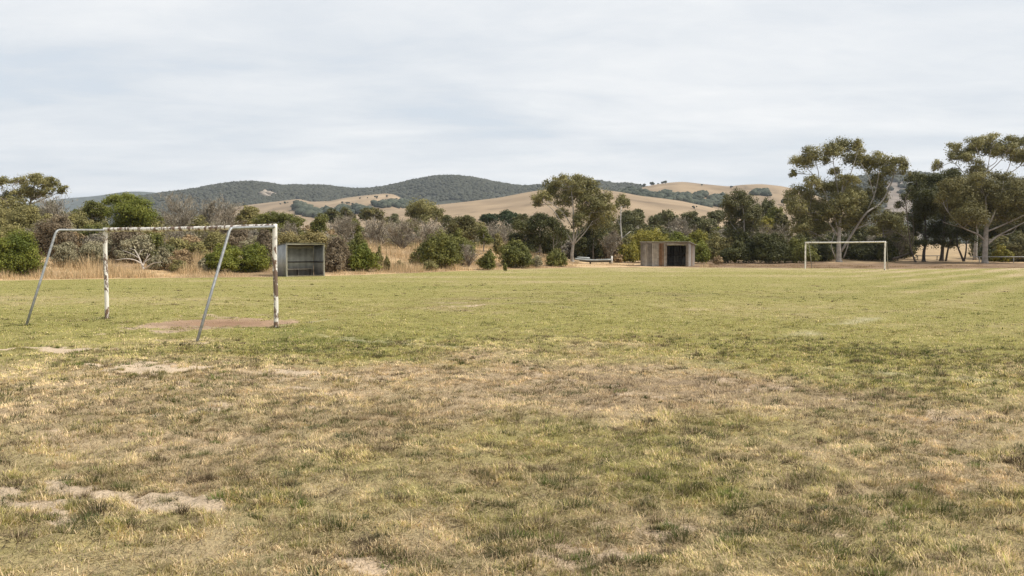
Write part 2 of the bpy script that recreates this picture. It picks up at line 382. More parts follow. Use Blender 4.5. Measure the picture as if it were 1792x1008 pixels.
def tufts(n, r0, r1, p, seed, nb, big):
    g_ = np.random.default_rng(seed); u = g_.random(n); k = 2 - p
    r = (r0 ** k + u * (r1 ** k - r0 ** k)) ** (1 / k); am = .9 if r1 < 10 else .74; a = g_.uniform(-am, am, n); x = r * np.sin(a); y = r * np.cos(a)
    ne = 0
    if big and r0 > 9:
        ex = [(P[0] + g_.normal(0, .09), P[1] + g_.normal(0, .09)) for P in (gl0, gr0, fl0, fr0, gr0) for _ in range(9)]; ex = [e for e in ex if r0 <= math.hypot(*e) < r1]
        if ex: ex = np.array(ex); ne = len(ex); x = np.concatenate([ex[:, 0], x]); y = np.concatenate([ex[:, 1], y]); r = np.hypot(x, y); n = len(x)
    g, b, ch, px, py = field_map(x, y)
    # tufts gather in drifts and stand in the worn ground too
    dr = fbm(x * .45, y * .45, 3, 231) * .6 + fbm(x * 1.7, y * 1.7, 2, 232) * .4
    wgt = .12 + .88 * ss(.36, .62, dr)
    if big: wgt = wgt * np.interp(py, [450, 480, 590, 625, 660, 1100], [.15, .15, .35, .8, 1, 1]) * (.55 + .6 * ss(.15, .4, b))
    wgt = wgt * (1 - .82 * ss(.42, .75, b))
    keep = (g_.random(n) < wgt) & (r < edgeR(x, y) - 1)
    keep[:ne] = True
    x, y, r, g, b = x[keep], y[keep], r[keep], g[keep], b[keep]; m = len(x)
    kind = g_.random(m); hue = np.clip(g + .5 * (fbm(x * .7, y * .7, 2, 233) - .42) + g_.normal(0, .16, m), 0, 1)
    C = grass_col(hue, None) * .8
    wd = kind < .16; C[wd] = np.array([.070, .098, .034])
    og = (kind > .16) & (kind < .46); C[og] = np.array([.112, .122, .036])
    gr_ = (kind > .46) & (kind < .58) & (hue > .15); C[gr_] = np.array([.135, .180, .035])
    br = kind > .76; C[br] = np.array([.135, .098, .055])
    if not big: C = .7 * C + .3 * grass_col(hue, None) * .9
    C = C * g_.uniform(.55, 1.15, m)[:, None]
    rad = np.where(wd, g_.uniform(.05, .13, m), g_.uniform(.03, .09, m)) * (1 + .5 * (r > 18)) * (1.2 if big else .8); hgt = np.where(wd, g_.uniform(.025, .05, m), g_.uniform(.025, .070, m)) * (1 + .5 * (g_.random(m) < .12))
    X = np.repeat(x, nb); Y = np.repeat(y, nb); Rr = np.repeat(rad, nb); H = np.repeat(hgt, nb); M_ = m * nb
    az = g_.uniform(0, 6.283, M_); q = np.sqrt(g_.random(M_)) ; X = X + np.cos(az) * q * Rr * 1.3; Y = Y + np.sin(az) * q * Rr * .8
    z = z_field(X, Y) - .004
    ln = np.clip(.15 + q * .85 + g_.normal(0, .2, M_), 0, 1.45); az2 = az + g_.normal(0, .6, M_); L = H * g_.uniform(.6, 1.25, M_)
    w = np.maximum(.0048, .0006 * np.repeat(r, nb)) * g_.uniform(.8, 1.4, M_)
    d = np.stack([np.cos(az2) * np.sin(ln), np.sin(az2) * np.sin(ln), np.cos(ln)], 1) * L[:, None]; s_ = np.stack([-np.sin(az2), np.cos(az2), 0 * az2], 1) * (w / 2)[:, None]
    P = np.stack([X, Y, z], 1)
    V = np.stack([P - s_, P + s_, P + d], 1).reshape(-1, 3)
    CC = np.repeat(C, nb, 0) * g_.uniform(.8, 1.2, M_)[:, None]
    st = g_.random(M_) < .12; CC[st] = STRAW * g_.uniform(.7, 1.1, st.sum())[:, None]
    return V, np.arange(M_)[:, None] * 3 + np.arange(3)[None, :], np.repeat(CC, 3, 0)
def grass_field():
    mb = MB()
    for args in [(450000, 2.6, 8.0, .2, .92, 1, True), (480000, 8.0, 17.0, 1.0, .74, 2, True), (550000, 17, 34, 2.2, .68, 3, False), (520000, 34, 98, 2.6, .64, 9, False)]:
        V, q, t, C = blades(*args); mb.add(V, q, t, C)
    for args in [(8000, 2.8, 9.0, .5, 4, 26, 0), (8000, 9.0, 18.0, .9, 5, 16, 0), (3700, 2.8, 9.0, .3, 14, 110, 1), (7600, 9.0, 18.0, .6, 15, 50, 1), (11000, 18.0, 46.0, 1.3, 16, 22, 1)]:
        V, t, C = tufts(*args); mb.add(V, None, t, C)
    # loose dry straws lying on the ground, close to the camera
    n = 26000; g_ = np.random.default_rng(77)
    r = np.sqrt(g_.uniform(3.4 ** 2, 12 ** 2, n)); a = g_.uniform(-.66, .66, n); x = r * np.sin(a); y = r * np.cos(a)
    az = g_.uniform(0, 6.28, n); L = g_.uniform(.04, .13, n); z = z_field(x, y) + g_.uniform(.004, .02, n)
    d = np.stack([np.cos(az), np.sin(az), g_.normal(.05, .15, n)], 1) * L[:, None]; s = np.stack([-np.sin(az), np.cos(az), 0 * az], 1) * .0022
    P = np.stack([x, y, z], 1)
    V = np.stack([P - s, P + s, P + d + s * .6, P + d - s * .6], 1).reshape(-1, 3)
    mb.add(V, np.arange(n)[:, None] * 4 + np.arange(4)[None, :], None, np.repeat(np.where(g_.random((n, 1)) < .35, np.array([[.13, .095, .06]]), np.array([[.46, .35, .20]])) * g_.uniform(.5, 1.25, n)[:, None], 4, 0))
    tag(mb.build('grass', M['blade']), 'short worn field grass, straw coloured with green patches and tufts', 'grass', kind='stuff')
grass_field()
# tall dry grass on the verge
def tall_grass():
    g_ = np.random.default_rng(5); n = 150000
    px = g_.uniform(-120, 1900, n); u = g_.random(n) ** 1.3
    Y0 = F * EYE / (np.interp(px, EP, EY) - HZ)
    wide = np.interp(px, [-100, 500, 620, 950, 1020, 1900], [20, 20, 26, 26, 10, 7])
    Y = Y0 + .6 + u * wide
    x = (px - CX) / F * Y; y = Y
    f = fbm(x * .35, y * .35, 3, 301); f2 = fbm(x * 1.6, y * 1.6, 2, 302)
    amt = np.interp(px, [-100, 350, 480, 620, 640, 960, 1010, 1110, 1230, 1300, 1900], [1.1, 1.0, .45, .5, 1, .95, .35, .25, .3, .22, .22])
    hgt = (.14 + .92 * ss(.38, .7, f) * ss(-1, 3, Y - Y0)) * amt * (.5 + f2)
    ok = (g_.random(n) < .25 + amt * ss(.2, .6, f2)) & (hgt > .06)
    ok &= ~((px > 1110) & (px < 1225) & (Y < 100)) & ~((px > 478) & (px < 572) & (Y < 62.5))
    x, y, hgt, px, f = x[ok], y[ok], hgt[ok], px[ok], f[ok]; m = len(x)
    z = gz(x, y) - .02
    L = hgt * g_.uniform(.6, 1.2, m); az = g_.uniform(0, 6.28, m); ln = np.abs(g_.normal(.25, .2, m))
    w = g_.uniform(.018, .04, m)
    d = np.stack([np.cos(az) * np.sin(ln), np.sin(az) * np.sin(ln), np.cos(ln)], 1) * L[:, None]
    th = g_.uniform(0, 6.28, m); s = np.stack([np.cos(th), np.sin(th), 0 * th], 1) * (w / 2)[:, None]
    P = np.stack([x, y, z], 1)
    base = np.array([.70, .52, .30]) * (1 - f[:, None] * .2) ; C = base * g_.uniform(.6, 1.25, m)[:, None]
    ol = g_.random(m) < .07; C[ol] = np.array([.22, .19, .08]) * g_.uniform(.7, 1.2, ol.sum())[:, None]
    br = px > 1240; C[br] *= np.array([.62, .58, .56])
    V = np.stack([P - s, P + s, P + d], 1).reshape(-1, 3)
    mesh = mesh_np('dry_grass', V, [np.arange(m)[:, None] * 3 + np.arange(3)[None, :]], M['blade'], None, (0, 0, 0), np.repeat(C, 3, 0))
    tag(mesh, 'long straw coloured grass along the edge of the playing field', 'grass', kind='stuff')
tall_grass()
# ---------------------------------------------------------------- foliage generators
PAL = {  # two ends of leaf colour
    'green': ((.090, .098, .020), (.205, .198, .046)), 'bright': ((.095, .118, .014), (.225, .230, .036)), 'olive': ((.145, .135, .046), (.330, .285, .105)),
    'euc': ((.100, .098, .032), (.315, .280, .105)), 'dark': ((.042, .047, .012), (.105, .104, .028)), 'yellow': ((.170, .165, .020), (.330, .280, .050)),
    'gold': ((.170, .145, .050), (.310, .245, .095)), 'sage': ((.210, .192, .110), (.390, .340, .212)), 'brown': ((.150, .115, .072), (.270, .208, .130)),
    'dead': ((.175, .152, .112), (.370, .322, .245)), 'straw': ((.270, .190, .100), (.440, .310, .165)), 'pine': ((.024, .042, .014), (.058, .078, .026)), 'eucdark': ((.078, .074, .024), (.235, .205, .075)),
    'mid': ((.078, .083, .028), (.170, .158, .060))}
def unit(g_, n):
    v = g_.normal(size=(n, 3)); return v / (np.linalg.norm(v, axis=1)[:, None] + 1e-9)
def leaves(clumps, leaf, pal, seed, k=4.0, flat=.85, sub=.30, squash=1.0):
    """clumps: list of (centre(3), radii(3)); every clump is a cluster of leaf tufts"""
    g_ = np.random.default_rng(seed); Vs = []; Cs = []; c0, c1 = np.array(PAL[pal][0]), np.array(PAL[pal][1])
    for (c, r) in clumps:
        c = np.asarray(c, float); r = np.asarray(r, float)
        ns = int(np.clip(14 * (np.prod(r) ** (1 / 3) / (leaf * 6)) ** .7, 7, 30))
        d = unit(g_, ns); d[:, 2] = np.where(d[:, 2] < -.65, -d[:, 2], d[:, 2])
        sc = c + d * r * g_.uniform(.25, .85, ns)[:, None]
        sr = (r[None, :] * .6 + .4 * r.min()) * g_.uniform(.26, sub + .12, ns)[:, None]
        area = 3.14 * (r[0] + r[1]) / 2 * r[2]
        n = int(k * 1.25 * area / (leaf * leaf * .55)); n = max(n, 60)
        wi = sr[:, 0] * sr[:, 2]; wi = wi / wi.sum()
        si = g_.choice(ns, n, p=wi)
        u = unit(g_, n); rad = g_.uniform(.35, 1.0, n) ** .6 * g_.choice([1, 1, 1, 1.15, 1.2, 1.4, 1.6], n)
        p = sc[si] + u * sr[si] * rad[:, None] * np.array([1, 1, flat])
        sy = g_.random(n) < .13; p[sy] = c + u[sy] * r * g_.uniform(.5, 1.12, (int(sy.sum()), 1))
        nr = u * 1.25 + g_.normal(size=(n, 3)) * .42 + np.array([0, 0, .4]); nr /= np.linalg.norm(nr, axis=1)[:, None]
        t = np.cross(nr, unit(g_, n)); t /= np.linalg.norm(t, axis=1)[:, None] + 1e-9
        b = np.cross(nr, t)
        s = leaf * g_.uniform(.55, 1.25, n)[:, None]
        t = t * s * .62; b = b * s * .36
        Vs.append(np.stack([p - t, p - b * 1.0, p + t, p + b], 1).reshape(-1, 3))
        sm = g_.random(ns); ch_ = g_.normal(0, .22); hue = np.clip(.55 * sm[si] + .45 * g_.random(n) + ch_, 0, 1)[:, None]
        C = (c0 * (1 - hue) + c1 * hue) * g_.uniform(.82, 1.18, n)[:, None]
        Cs.append(np.repeat(C, 4, 0))
    V = np.concatenate(Vs); return V, np.arange(len(V)).reshape(-1, 4), np.concatenate(Cs)
def dome_clumps(w, dp, h, seed, n=None, low=.0):
    g_ = np.random.default_rng(seed)
    n = n or int(np.clip(5 + w * 1.3, 6, 16)); out = []
    for i in range(n):
        a = 6.28 * (i + g_.random() * .6) / n; q = g_.uniform(.25, .62) if i else 0
        cx, cy = math.cos(a) * q * w / 2, math.sin(a) * q * dp / 2
        top = h * math.sqrt(max(.12, 1 - (q * 1.1) ** 2)) * g_.uniform(.74, 1.08) if i else h * 1.04
        rz = max(h * .22, top * g_.uniform(.26, .42)); rx = w * g_.uniform(.14, .28)
        out.append(((cx, cy, max(rz * .7, top - rz)), (rx, rx * dp / w, rz)))
        if top > h * .55: out.append(((cx * 1.15, cy * 1.15, h * (.26 + low)), (rx * 1.05, rx * dp / w, h * .30)))
    return out
IDX = [100]
def plant_base(px, d):
    x = (px - CX) / F * d; return np.array([x, d, float(gz(np.array([x]), np.array([d]))[0])])
def bush(name, label, px, d, wpx, top, pal, cat='bush', group=None, k=4.2, leafk=1.0, sub=.36):
    IDX[0] += 1; seed = IDX[0]
    B = plant_base(px, d); tz = at(px, top, d)[2]; h = max(.25, tz - B[2]); w = wpx / F * d
    leaf = d * .0017 * leafk
    V, q, C = leaves(dome_clumps(w * 1.12, w * .95, h * 1.07, seed), leaf, pal, seed, k, sub=sub)
    V[:, 2] = np.maximum(V[:, 2], -.05)
    o = mesh_np(name, V, [q], M['leaf'], None, B, C)
    return tag(o, label, cat, group)
def tree(name, label, d, clumps, limbs, pal, bark=(.34, .30, .26), cat='tree', group=None, k=4.2, wires=3, base=None, leafk=1.0, thin=1.0):
    """clumps (px,py,rx,ry[,dd]) and limbs ([(px,py[,dd])...], width_px0, width_px1) at distance d; trunk and crown are parts"""
    IDX[0] += 1; seed = IDX[0]; g_ = np.random.default_rng(seed)
    bx = limbs[0][0][0][0]; B = plant_base(bx, d); root = empty(name, B); tag(root, label, cat, group)
    s = d / F; cl = []
    for i, c in enumerate(clumps):
        dd = c[4] if len(c) > 4 else g_.uniform(-.7, 1.5) * c[2] * s * 1.2
        cl.append((at(c[0], c[1] + .5, d + dd) - B, (c[2] * s * 1.12, c[2] * s * 1.05, c[3] * s * 1.36)))
    mb = MB(); pts = []
    for li, (P, w0, w1) in enumerate(limbs):
        Q = []
        for j, p in enumerate(P):
            dd = p[2] if len(p) > 2 else (0 if (li == 0 or j == 0) else g_.uniform(-.6, .3) * min(j, 2))
            Q.append(at(p[0], p[1], d + dd) - B)
        Q = np.array(Q)
        if li == 0: Q[0] = (0, 0, -.15)
        S = smooth_path(Q, 5); rr = np.linspace(w0, w1, len(S)) * s / 2 * (1 if li == 0 else .8)
        if li == 0: rr[0] *= 1.45; rr[1] *= 1.15
        bc = np.array(bark) * g_.uniform(.85, 1.1)
        mb.tube(S, rr, 8, bc)
        pts += [(S[i], rr[i]) for i in range(len(S) // 3, len(S))]
    PP = np.array([p[0] for p in pts])
    for (c, r) in cl:
        dist = np.linalg.norm((PP - c) * np.array([1, 1, .8]), axis=1) + 4 * np.maximum(0, PP[:, 2] - c[2] + .2 * r[2])
        j = int(np.argmin(dist)); a = PP[j]; ra = min(pts[j][1] * .7, .09 * thin)
        mid = (a + c) / 2 + g_.normal(0, .12, 3) * np.linalg.norm(c - a) * .5 - np.array([0, 0, .1 * np.linalg.norm(c - a)])
        S = smooth_path([a, mid, c], 4); mb.tube(S, np.linspace(ra, .03 * thin, len(S)), 5, np.array(bark) * g_.uniform(.75, 1.05))
        for q in range(wires):
            e = c + unit(g_, 1)[0] * r * .8 * np.array([1, 1, .8]) + np.array([0, 0, .2 * r[2]])
            st = a * .35 + mid * .65 if q % 2 else mid * .5 + c * .5
            m2 = (st + e) / 2 + g_.normal(0, .1, 3)
            mb.tube(smooth_path([st, m2, e], 3), np.linspace(.035, .015, 7) * thin, 4, np.array(bark) * g_.uniform(.6, 1.0), cap=False)
    mb.build('trunk', M['bark'], root, smooth=True)
    V, q, C = leaves(cl, d * .0016 * leafk, pal, seed, k)
    mesh_np('crown', V, [q], M['leaf'], root, (0, 0, 0), C)
    return root
def auto_tree(name, label, px, d, wpx, top, base_py, pal, **kw):
    IDX[0] += 1; g_ = np.random.default_rng(IDX[0]); n = 6; cl = []
    hh = base_py - top
    for i in range(n + 4):
        v = g_.uniform(.16, .85); lim = .40 * math.sin(min(1, v * 1.25 + .12) * math.pi * .62); q = g_.uniform(-lim, lim)
        cl.append((px + q * wpx, top + v * hh, wpx * g_.uniform(.17, .27), hh * g_.uniform(.15, .22)))
    cl.append((px + g_.uniform(-.08, .08) * wpx, top + hh * .20, wpx * .24, hh * .18)); cl.append((px, top + hh * .5, wpx * .36, hh * .30))
    return tree(name, label, d, cl, [([(px, 462), (px + 1, base_py), (px, top + hh * .4)], max(2.5, wpx * .06), 1.5)], pal, **kw)
def dead_bush(name, label, px, d, wpx, top, pal='dead', cat='dead bush', group=None, stems=11, k=1.0, trunk=False, stem_col=(.14, .115, .09)):
    IDX[0] += 1; seed = IDX[0]; g_ = np.random.default_rng(seed)
    B = plant_base(px, d); h = at(px, top, d)[2] - B[2]; w = wpx / F * d; mb = MB()
    c0, c1 = np.array(PAL[pal][0]), np.array(PAL[pal][1])
    nodes = []; base = np.zeros(3)
    if trunk:
        base = np.array([0, 0, h * .28]); mb.tube(smooth_path([(0, 0, -.1), (.05, 0, h * .15), tuple(base)], 3), np.linspace(.16, .1, 7), 6, stem_col)
    for i in range(stems):
        a = 6.28 * (i + g_.random()) / stems; q = g_.uniform(.25, 1.0)
        e = np.array([math.cos(a) * q * w / 2, math.sin(a) * q * w / 2 * .85, h * math.sqrt(max(.12, 1 - (q * .82) ** 2)) * g_.uniform(.78, .98)])
        m_ = base + (e - base) * .5 + np.array([0, 0, .06 * h]) + g_.normal(0, .05 * w, 3) * np.array([1, 1, .3])
        S = smooth_path([base, m_, e], 5); mb.tube(S, np.linspace(.055, .014, len(S)), 5, np.array(stem_col) * g_.uniform(.8, 1.5), cap=False)
        for p in S[2:]: nodes.append((p, (e - base) / (np.linalg.norm(e - base) + 1e-6)))
        for j in range(5):
            st = S[g_.integers(2, len(S) - 1)]; dr = (e - base); dr = dr / np.linalg.norm(dr) + unit(g_, 1)[0] * .75; dr /= np.linalg.norm(dr)
            e2 = st + dr * h * g_.uniform(.16, .36); e2[2] = np.clip(e2[2], .05 * h, h)
            S2 = smooth_path([st, (st + e2) / 2 + g_.normal(0, .04 * h, 3), e2], 3)
            mb.tube(S2, np.linspace(.024, .009, len(S2)), 4, np.array(stem_col) * g_.uniform(.9, 1.8), cap=False)
            for p in S2[1:]: nodes.append((p, dr))
    n = int(k * 620 * max(1.0, w * h / 3)); n = min(n, 9000)
    ni = g_.integers(0, len(nodes), n)
    P = np.array([nodes[i][0] for i in ni]) + g_.normal(0, .05 * w, (n, 3)) * np.array([1, 1, .6]); D = np.array([nodes[i][1] for i in ni])
    D = D * .7 + unit(g_, n) * .7 + np.array([0, 0, .25]); D /= np.linalg.norm(D, axis=1)[:, None]
    L = g_.uniform(.12, .34, n) * (h / 2.5) ** .5; wd = d * .00022 * g_.uniform(.7, 1.5, n)
    s = np.cross(D, unit(g_, n)); s /= np.linalg.norm(s, axis=1)[:, None]; s *= (wd)[:, None]
    V = np.stack([P - s, P + s, P + D * L[:, None]], 1).reshape(-1, 3); V[:, 2] = np.maximum(V[:, 2], 0)
    hue = g_.random(n)[:, None]; C = np.repeat(c0 * (1 - hue) + c1 * hue, 3, 0)
    mb.add(V, None, np.arange(n)[:, None] * 3 + np.arange(3)[None, :], C)
    return tag(mb.build(name, M['twig'], None, B), label, cat, group)
# ---------------------------------------------------------------- gums and other trees
tree('gum_tree', 'spreading gum tree with a broken white limb standing beside the low grey barrier', 104,
     [(967,325,17,12),(986,317,20,10),(1012,316,22,10),(1035,329,18,13),(950,345,18,12),(939,355,9,8),(1000,338,26,14),(1030,352,24,14),(1055,348,17,15),(1062,371,15,17),(1046,389,22,19),(984,351,20,11),(983,375,13,10),(1012,388,17,13),(966,338,16,10),(1022,372,20,12),(1040,365,18,14),(1020,330,20,10)],
     [([(1002,464),(1001,447),(1003,428)],6.5,5), ([(1003,430),(998,418),(990,404),(984,392)],4,2.6), ([(1003,432),(1004,400),(1003,365),(1000,330)],4.5,1.5), ([(1004,430),(1010,405),(1016,380),(1030,340)],3.6,1.4), ([(1006,426),(1024,406),(1037,387)],2.8,1.4), ([(1003,400),(985,372),(960,352)],2.6,1.2), ([(1004,425),(1012,412),(1022,402),(1034,372)],2.4,1.2), ([(994,411),(980,385),(968,368),(950,352)],2.2,1)], 'euc', (.38,.345,.30), wires=5)
tree('gum_tree', 'tallest gum tree, many stemmed, rising right behind the far goal frame', 106,
     [(1421,269,20,13),(1408,285,26,13),(1388,303,9,7),(1457,263,22,16),(1477,257,20,14),(1500,258,14,13),(1506,280,20,12),(1539,279,24,11),(1526,292,22,11),(1567,289,22,14),(1583,299,10,12),(1444,281,10,8),(1475,333,38,19),(1446,328,22,15),(1402,341,28,15),(1380,348,10,8),(1423,364,34,19),(1464,366,34,20),(1405,381,25,18),(1532,343,26,15),(1498,385,26,19),(1550,383,26,13),(1431,398,24,14),(1486,314,20,9),(1512,362,20,12),(1470,392,22,13),(1490,350,24,15),(1395,362,20,15),(1450,378,28,16),(1520,375,24,15),(1535,320,18,12),(1462,300,14,9),(1490,280,20,12),(1550,300,20,11),(1420,320,18,11),(1405,398,20,14)],
     [([(1468,463),(1468,440),(1468,420),(1470,386),(1473,346),(1476,307)],10,2), ([(1472,440),(1495,403),(1516,373),(1542,354),(1560,320),(1566,296)],6,1.6), ([(1516,373),(1531,338),(1539,300)],3.2,1.2), ([(1466,412),(1444,382),(1425,372)],4,1.5), ([(1468,405),(1450,352),(1431,316),(1410,292)],4,1.2), ([(1433,322),(1432,300),(1424,275)],2,1), ([(1499,400),(1522,391),(1540,384)],3,1.4), ([(1471,360),(1462,310),(1457,272)],3,1.1), ([(1474,340),(1490,300),(1500,268)],2.6,1), ([(1462,452),(1455,428),(1462,405)],2.4,1.6), ([(1476,452),(1484,428),(1486,404)],2.6,1.6), ([(1530,345),(1520,310),(1506,285)],2,1)], 'euc', (.32,.295,.265), wires=4)
tree('gum_tree', 'big gum tree with a thick pale trunk and wide low limbs at the rail fence', 101.5,
     [(1658,330,20,13),(1674,323,20,13),(1692,346,28,18),(1706,365,30,18),(1668,363,24,17),(1735,330,22,13),(1762,353,26,17),(1778,338,20,13),(1733,352,22,14),(1711,386,24,12),(1781,326,24,15),(1754,311,28,11),(1788,362,22,18),(1820,338,28,22),(1812,372,26,20),(1840,360,24,22),(1766,377,20,10),(1648,345,12,10),(1690,330,34,20),(1745,340,36,22),(1790,345,34,24),(1700,378,34,18),(1745,372,30,16),(1670,350,26,20),(1715,318,26,14)],
     [([(1723.5,459),(1724,440),(1725,418),(1726,398)],10.5,7.5), ([(1723,421),(1711,410),(1686,399),(1667,381)],5,1.6), ([(1729,426),(1746,413),(1773,399),(1800,385)],5,1.8), ([(1730,404),(1754,394),(1789,378),(1815,366)],4.2,1.5), ([(1728,398),(1738,378),(1752,340),(1756,318)],4.5,1.4), ([(1726,400),(1726,380),(1725,346)],4,1.4), ([(1716,395),(1700,375),(1674,346)],3,1.2), ([(1686,399),(1660,392),(1650,388)],1.8,1), ([(1711,410),(1709,396),(1713,386)],3,1.4), ([(1746,413),(1770,408),(1780,396)],2,1)], 'eucdark', (.33,.295,.26), wires=4)
tree('gum_tree', 'tall umbrella crowned gum on thin bare branches behind the thick pale trunk', 118,
     [(1640,290,11,10),(1674,263,18,12),(1666,275,11,8),(1693,279,22,10),(1706,252,18,12),(1734,246,19,11),(1741,264,24,10),(1768,252,20,13),(1776,270,24,10),(1792,250,20,12),(1812,265,24,13),(1668,303,16,9),(1830,285,20,14),(1720,262,22,12),(1755,262,22,12),(1690,268,16,10),(1790,278,24,12),(1710,300,24,12)],
     [([(1706,460),(1708,420),(1712,370),(1716,330),(1719,300)],7,3.4), ([(1714,345),(1706,312),(1697,290)],3,1.2), ([(1717,320),(1727,300),(1734,262)],2.8,1), ([(1719,304),(1716,280),(1708,258)],2.6,1), ([(1713,360),(1740,325),(1762,300),(1772,272)],3,1.1), ([(1752,312),(1785,290),(1800,262)],2.2,1), ([(1708,330),(1688,305),(1668,285),(1645,292)],2.4,.9), ([(1725,305),(1752,280),(1766,256)],2,.9), ([(1722,298),(1744,282),(1742,266)],1.8,.9)], 'euc', (.38,.34,.30), wires=7, k=3.8)
tree('gum_tree', 'brown topped gum with a wide flat crown above the scrub at the left edge', 92,
     [(3,322,16,12),(33,316,17,9),(62,318,22,12),(80,322,16,12),(96,321,9,9),(110,332,12,8),(22,344,24,12),(58,344,24,10),(10,355,18,12),(45,334,24,9),(-28,318,22,14),(-45,335,26,16),(82,335,14,7)],
     [([(48,450),(50,410),(52,372),(54,350),(60,325)],6,2), ([(52,372),(38,345),(20,325)],3.4,1.4), ([(54,352),(72,340),(84,326)],3,1.2), ([(56,356),(85,345),(108,334)],2.4,1), ([(51,380),(20,360),(-20,330)],3.4,1.2), ([(66,346),(66,330),(64,320)],2,1)], 'euc', (.20,.165,.135), wires=4)
def cas(label, d, clumps, limbs): return tree('casuarina_tree', label, d, clumps, limbs, 'dark', (.085,.07,.06), group='dark casuarinas by the paddock', wires=3, k=4.8)
cas('dark casuarina leftmost of the three, with one straight black trunk', 109, [(1620,323,28,15),(1603,311,16,10),(1617,349,26,22),(1613,381,24,20),(1604,402,16,13),(1612,426,14,8),(1634,406,22,14),(1596,335,10,12),(1624,366,22,18)], [([(1616,460),(1617,440),(1620,420),(1618,360)],6.5,2), ([(1619,424),(1630,405),(1636,392)],2.6,1)])
cas('dark casuarina in the middle of the three, with two black stems', 112, [(1647,374,25,22),(1663,313,26,13),(1655,340,24,18),(1642,402,20,14),(1666,405,20,15),(1642,425,18,9),(1668,427,14,8),(1676,330,20,14),(1640,318,20,12)], [([(1647,459),(1650,430),(1652,400),(1655,340)],7,2), ([(1655,458),(1660,432),(1668,404)],5,2)])
cas('dark casuarina rightmost of the three, its trunk forked in a V', 108, [(1695,414,18,13),(1685,385,24,20),(1700,395,20,16),(1684,360,22,18),(1676,408,16,12)], [([(1687,460),(1681,444),(1676,430),(1674,405)],4,2), ([(1687,459),(1691,434),(1690,402)],4.4,2)])
tree('leaning_tree', 'thin dark tree with a crooked trunk left of the casuarinas', 106, [(1585,348,12,9),(1574,358,10,8),(1592,334,9,8),(1578,400,14,10),(1570,416,16,10)],
     [([(1603,462),(1598,448),(1594,434),(1590,402),(1584,345)],3.6,1.4), ([(1595,434),(1578,412),(1560,404)],1.8,.8), ([(1596,432),(1599,405),(1596,370)],1.8,.8)], 'mid', (.13,.105,.085), wires=4, k=2.4)
tree('slim_tree', 'slim tree with a small round top and bare white trunk beside the spreading gum', 124, [(1088,352,13,9),(1083,360,9,7),(1096,357,9,8)],
     [([(1089,440),(1088,418),(1086,390),(1087,362)],2.8,1.6), ([(1088,418),(1097,410),(1103,405)],2,1), ([(1087,400),(1081,385),(1078,376)],1.4,.8)], 'euc', (.50,.46,.41), wires=3)
tree('gum_tree', 'upright dense gum tree standing between the timber shed and the far goal', 118,
     [(1294,343,18,11),(1282,353,20,13),(1309,357,20,13),(1278,375,15,17),(1297,377,22,17),(1318,377,18,17),(1282,399,17,15),(1304,401,20,15),(1320,399,14,13),(1290,414,12,9)],
     [([(1304,456),(1303,430),(1302,380),(1297,350)],3.8,1.6), ([(1303,432),(1314,415),(1320,400)],1.8,1), ([(1303,420),(1290,404),(1280,392)],1.8,1)], 'mid', (.36,.33,.29), wires=4)
tree('round_tree', 'rounded dense olive tree rising above the grey dead scrub in the centre left', 132,
     [(736,362,22,14),(750,370,22,15),(766,378,12,13),(722,380,12,11),(741,385,20,9),(730,370,18,12)], [([(746,430),(745,405),(743,370)],4,2), ([(745,400),(760,388),(766,380)],2.5,1)], 'euc', (.30,.26,.22), wires=3)
tree('dark_tree', 'broad very dark tree just left of the spreading gum', 100,
     [(912,398,20,14),(940,392,24,14),(968,396,20,15),(905,418,17,16),(935,418,24,18),(966,420,20,18),(950,384,22,8),(985,410,10,14),(925,436,18,10),(960,438,16,10)], [([(946,462),(945,440),(944,400)],5,2), ([(972,462),(971,448),(968,430)],2,1.2), ([(950,460),(949,446),(946,430)],1.6,1)], 'dark', (.34,.29,.25), wires=2, k=4.6)
tree('dark_tree', 'dark bushy tree right behind the trunk of the spreading gum', 111,
     [(1030,412,18,14),(1052,420,14,16),(1020,432,16,14),(1044,440,16,12),(1035,398,16,10)], [([(1038,460),(1038,430)],3,2)], 'dark', (.2,.17,.14), wires=2, k=4.6)
for (px, d, w, top, bp, lb) in [(1105, 150, 56, 368, 420, 'wide grey green tree in the mid distance right of the slim white tree'), (1143, 165, 34, 378, 412, 'round greyish tree third along the mid distance tree line behind the shed'), (1170, 175, 36, 366, 405, 'pointed dark tree in the tree line above the left end of the shed roof'),
                             (1211, 170, 44, 369, 408, 'dark round tree in the tree line above the right end of the shed'), (1232, 155, 50, 378, 415, 'broad dark tree low in the tree line right above the shed'), (1256, 200, 34, 367, 392, 'deep green tree at the foot of the dry hill left of the upright gum'),
                             (1120, 210, 18, 365, 392, 'small narrow tree on the tree line left of the pointed dark tree'), (1155, 220, 22, 372, 396, 'small tree half hidden behind the round greyish tree')]:
    auto_tree('mid_tree', lb, px, d, w, top, bp, 'mid', group='mid distance tree line behind the shed', k=4.6)
for (px, d, w, top, bp, pal, lb) in [(1338, 135, 40, 348, 410, 'mid', 'greyish tree filling the gap right of the upright gum'), (1356, 128, 44, 362, 415, 'green', 'light green tree left of the tallest gum'), (1340, 122, 36, 380, 420, 'yellow', 'yellow green bushy tree below the greyish tree'), (1366, 118, 36, 374, 415, 'eucdark', 'small dark tree tight against the left of the tallest gum'),
                                  (1545, 118, 46, 376, 420, 'olive', 'yellowish olive tree behind the right limb of the tallest gum'), (1580, 150, 50, 395, 430, 'mid', 'dull green tree in the gap between the tallest gum and the casuarinas')]:
    auto_tree('small_tree', lb, px, d, w, top, bp, pal, k=4.4)
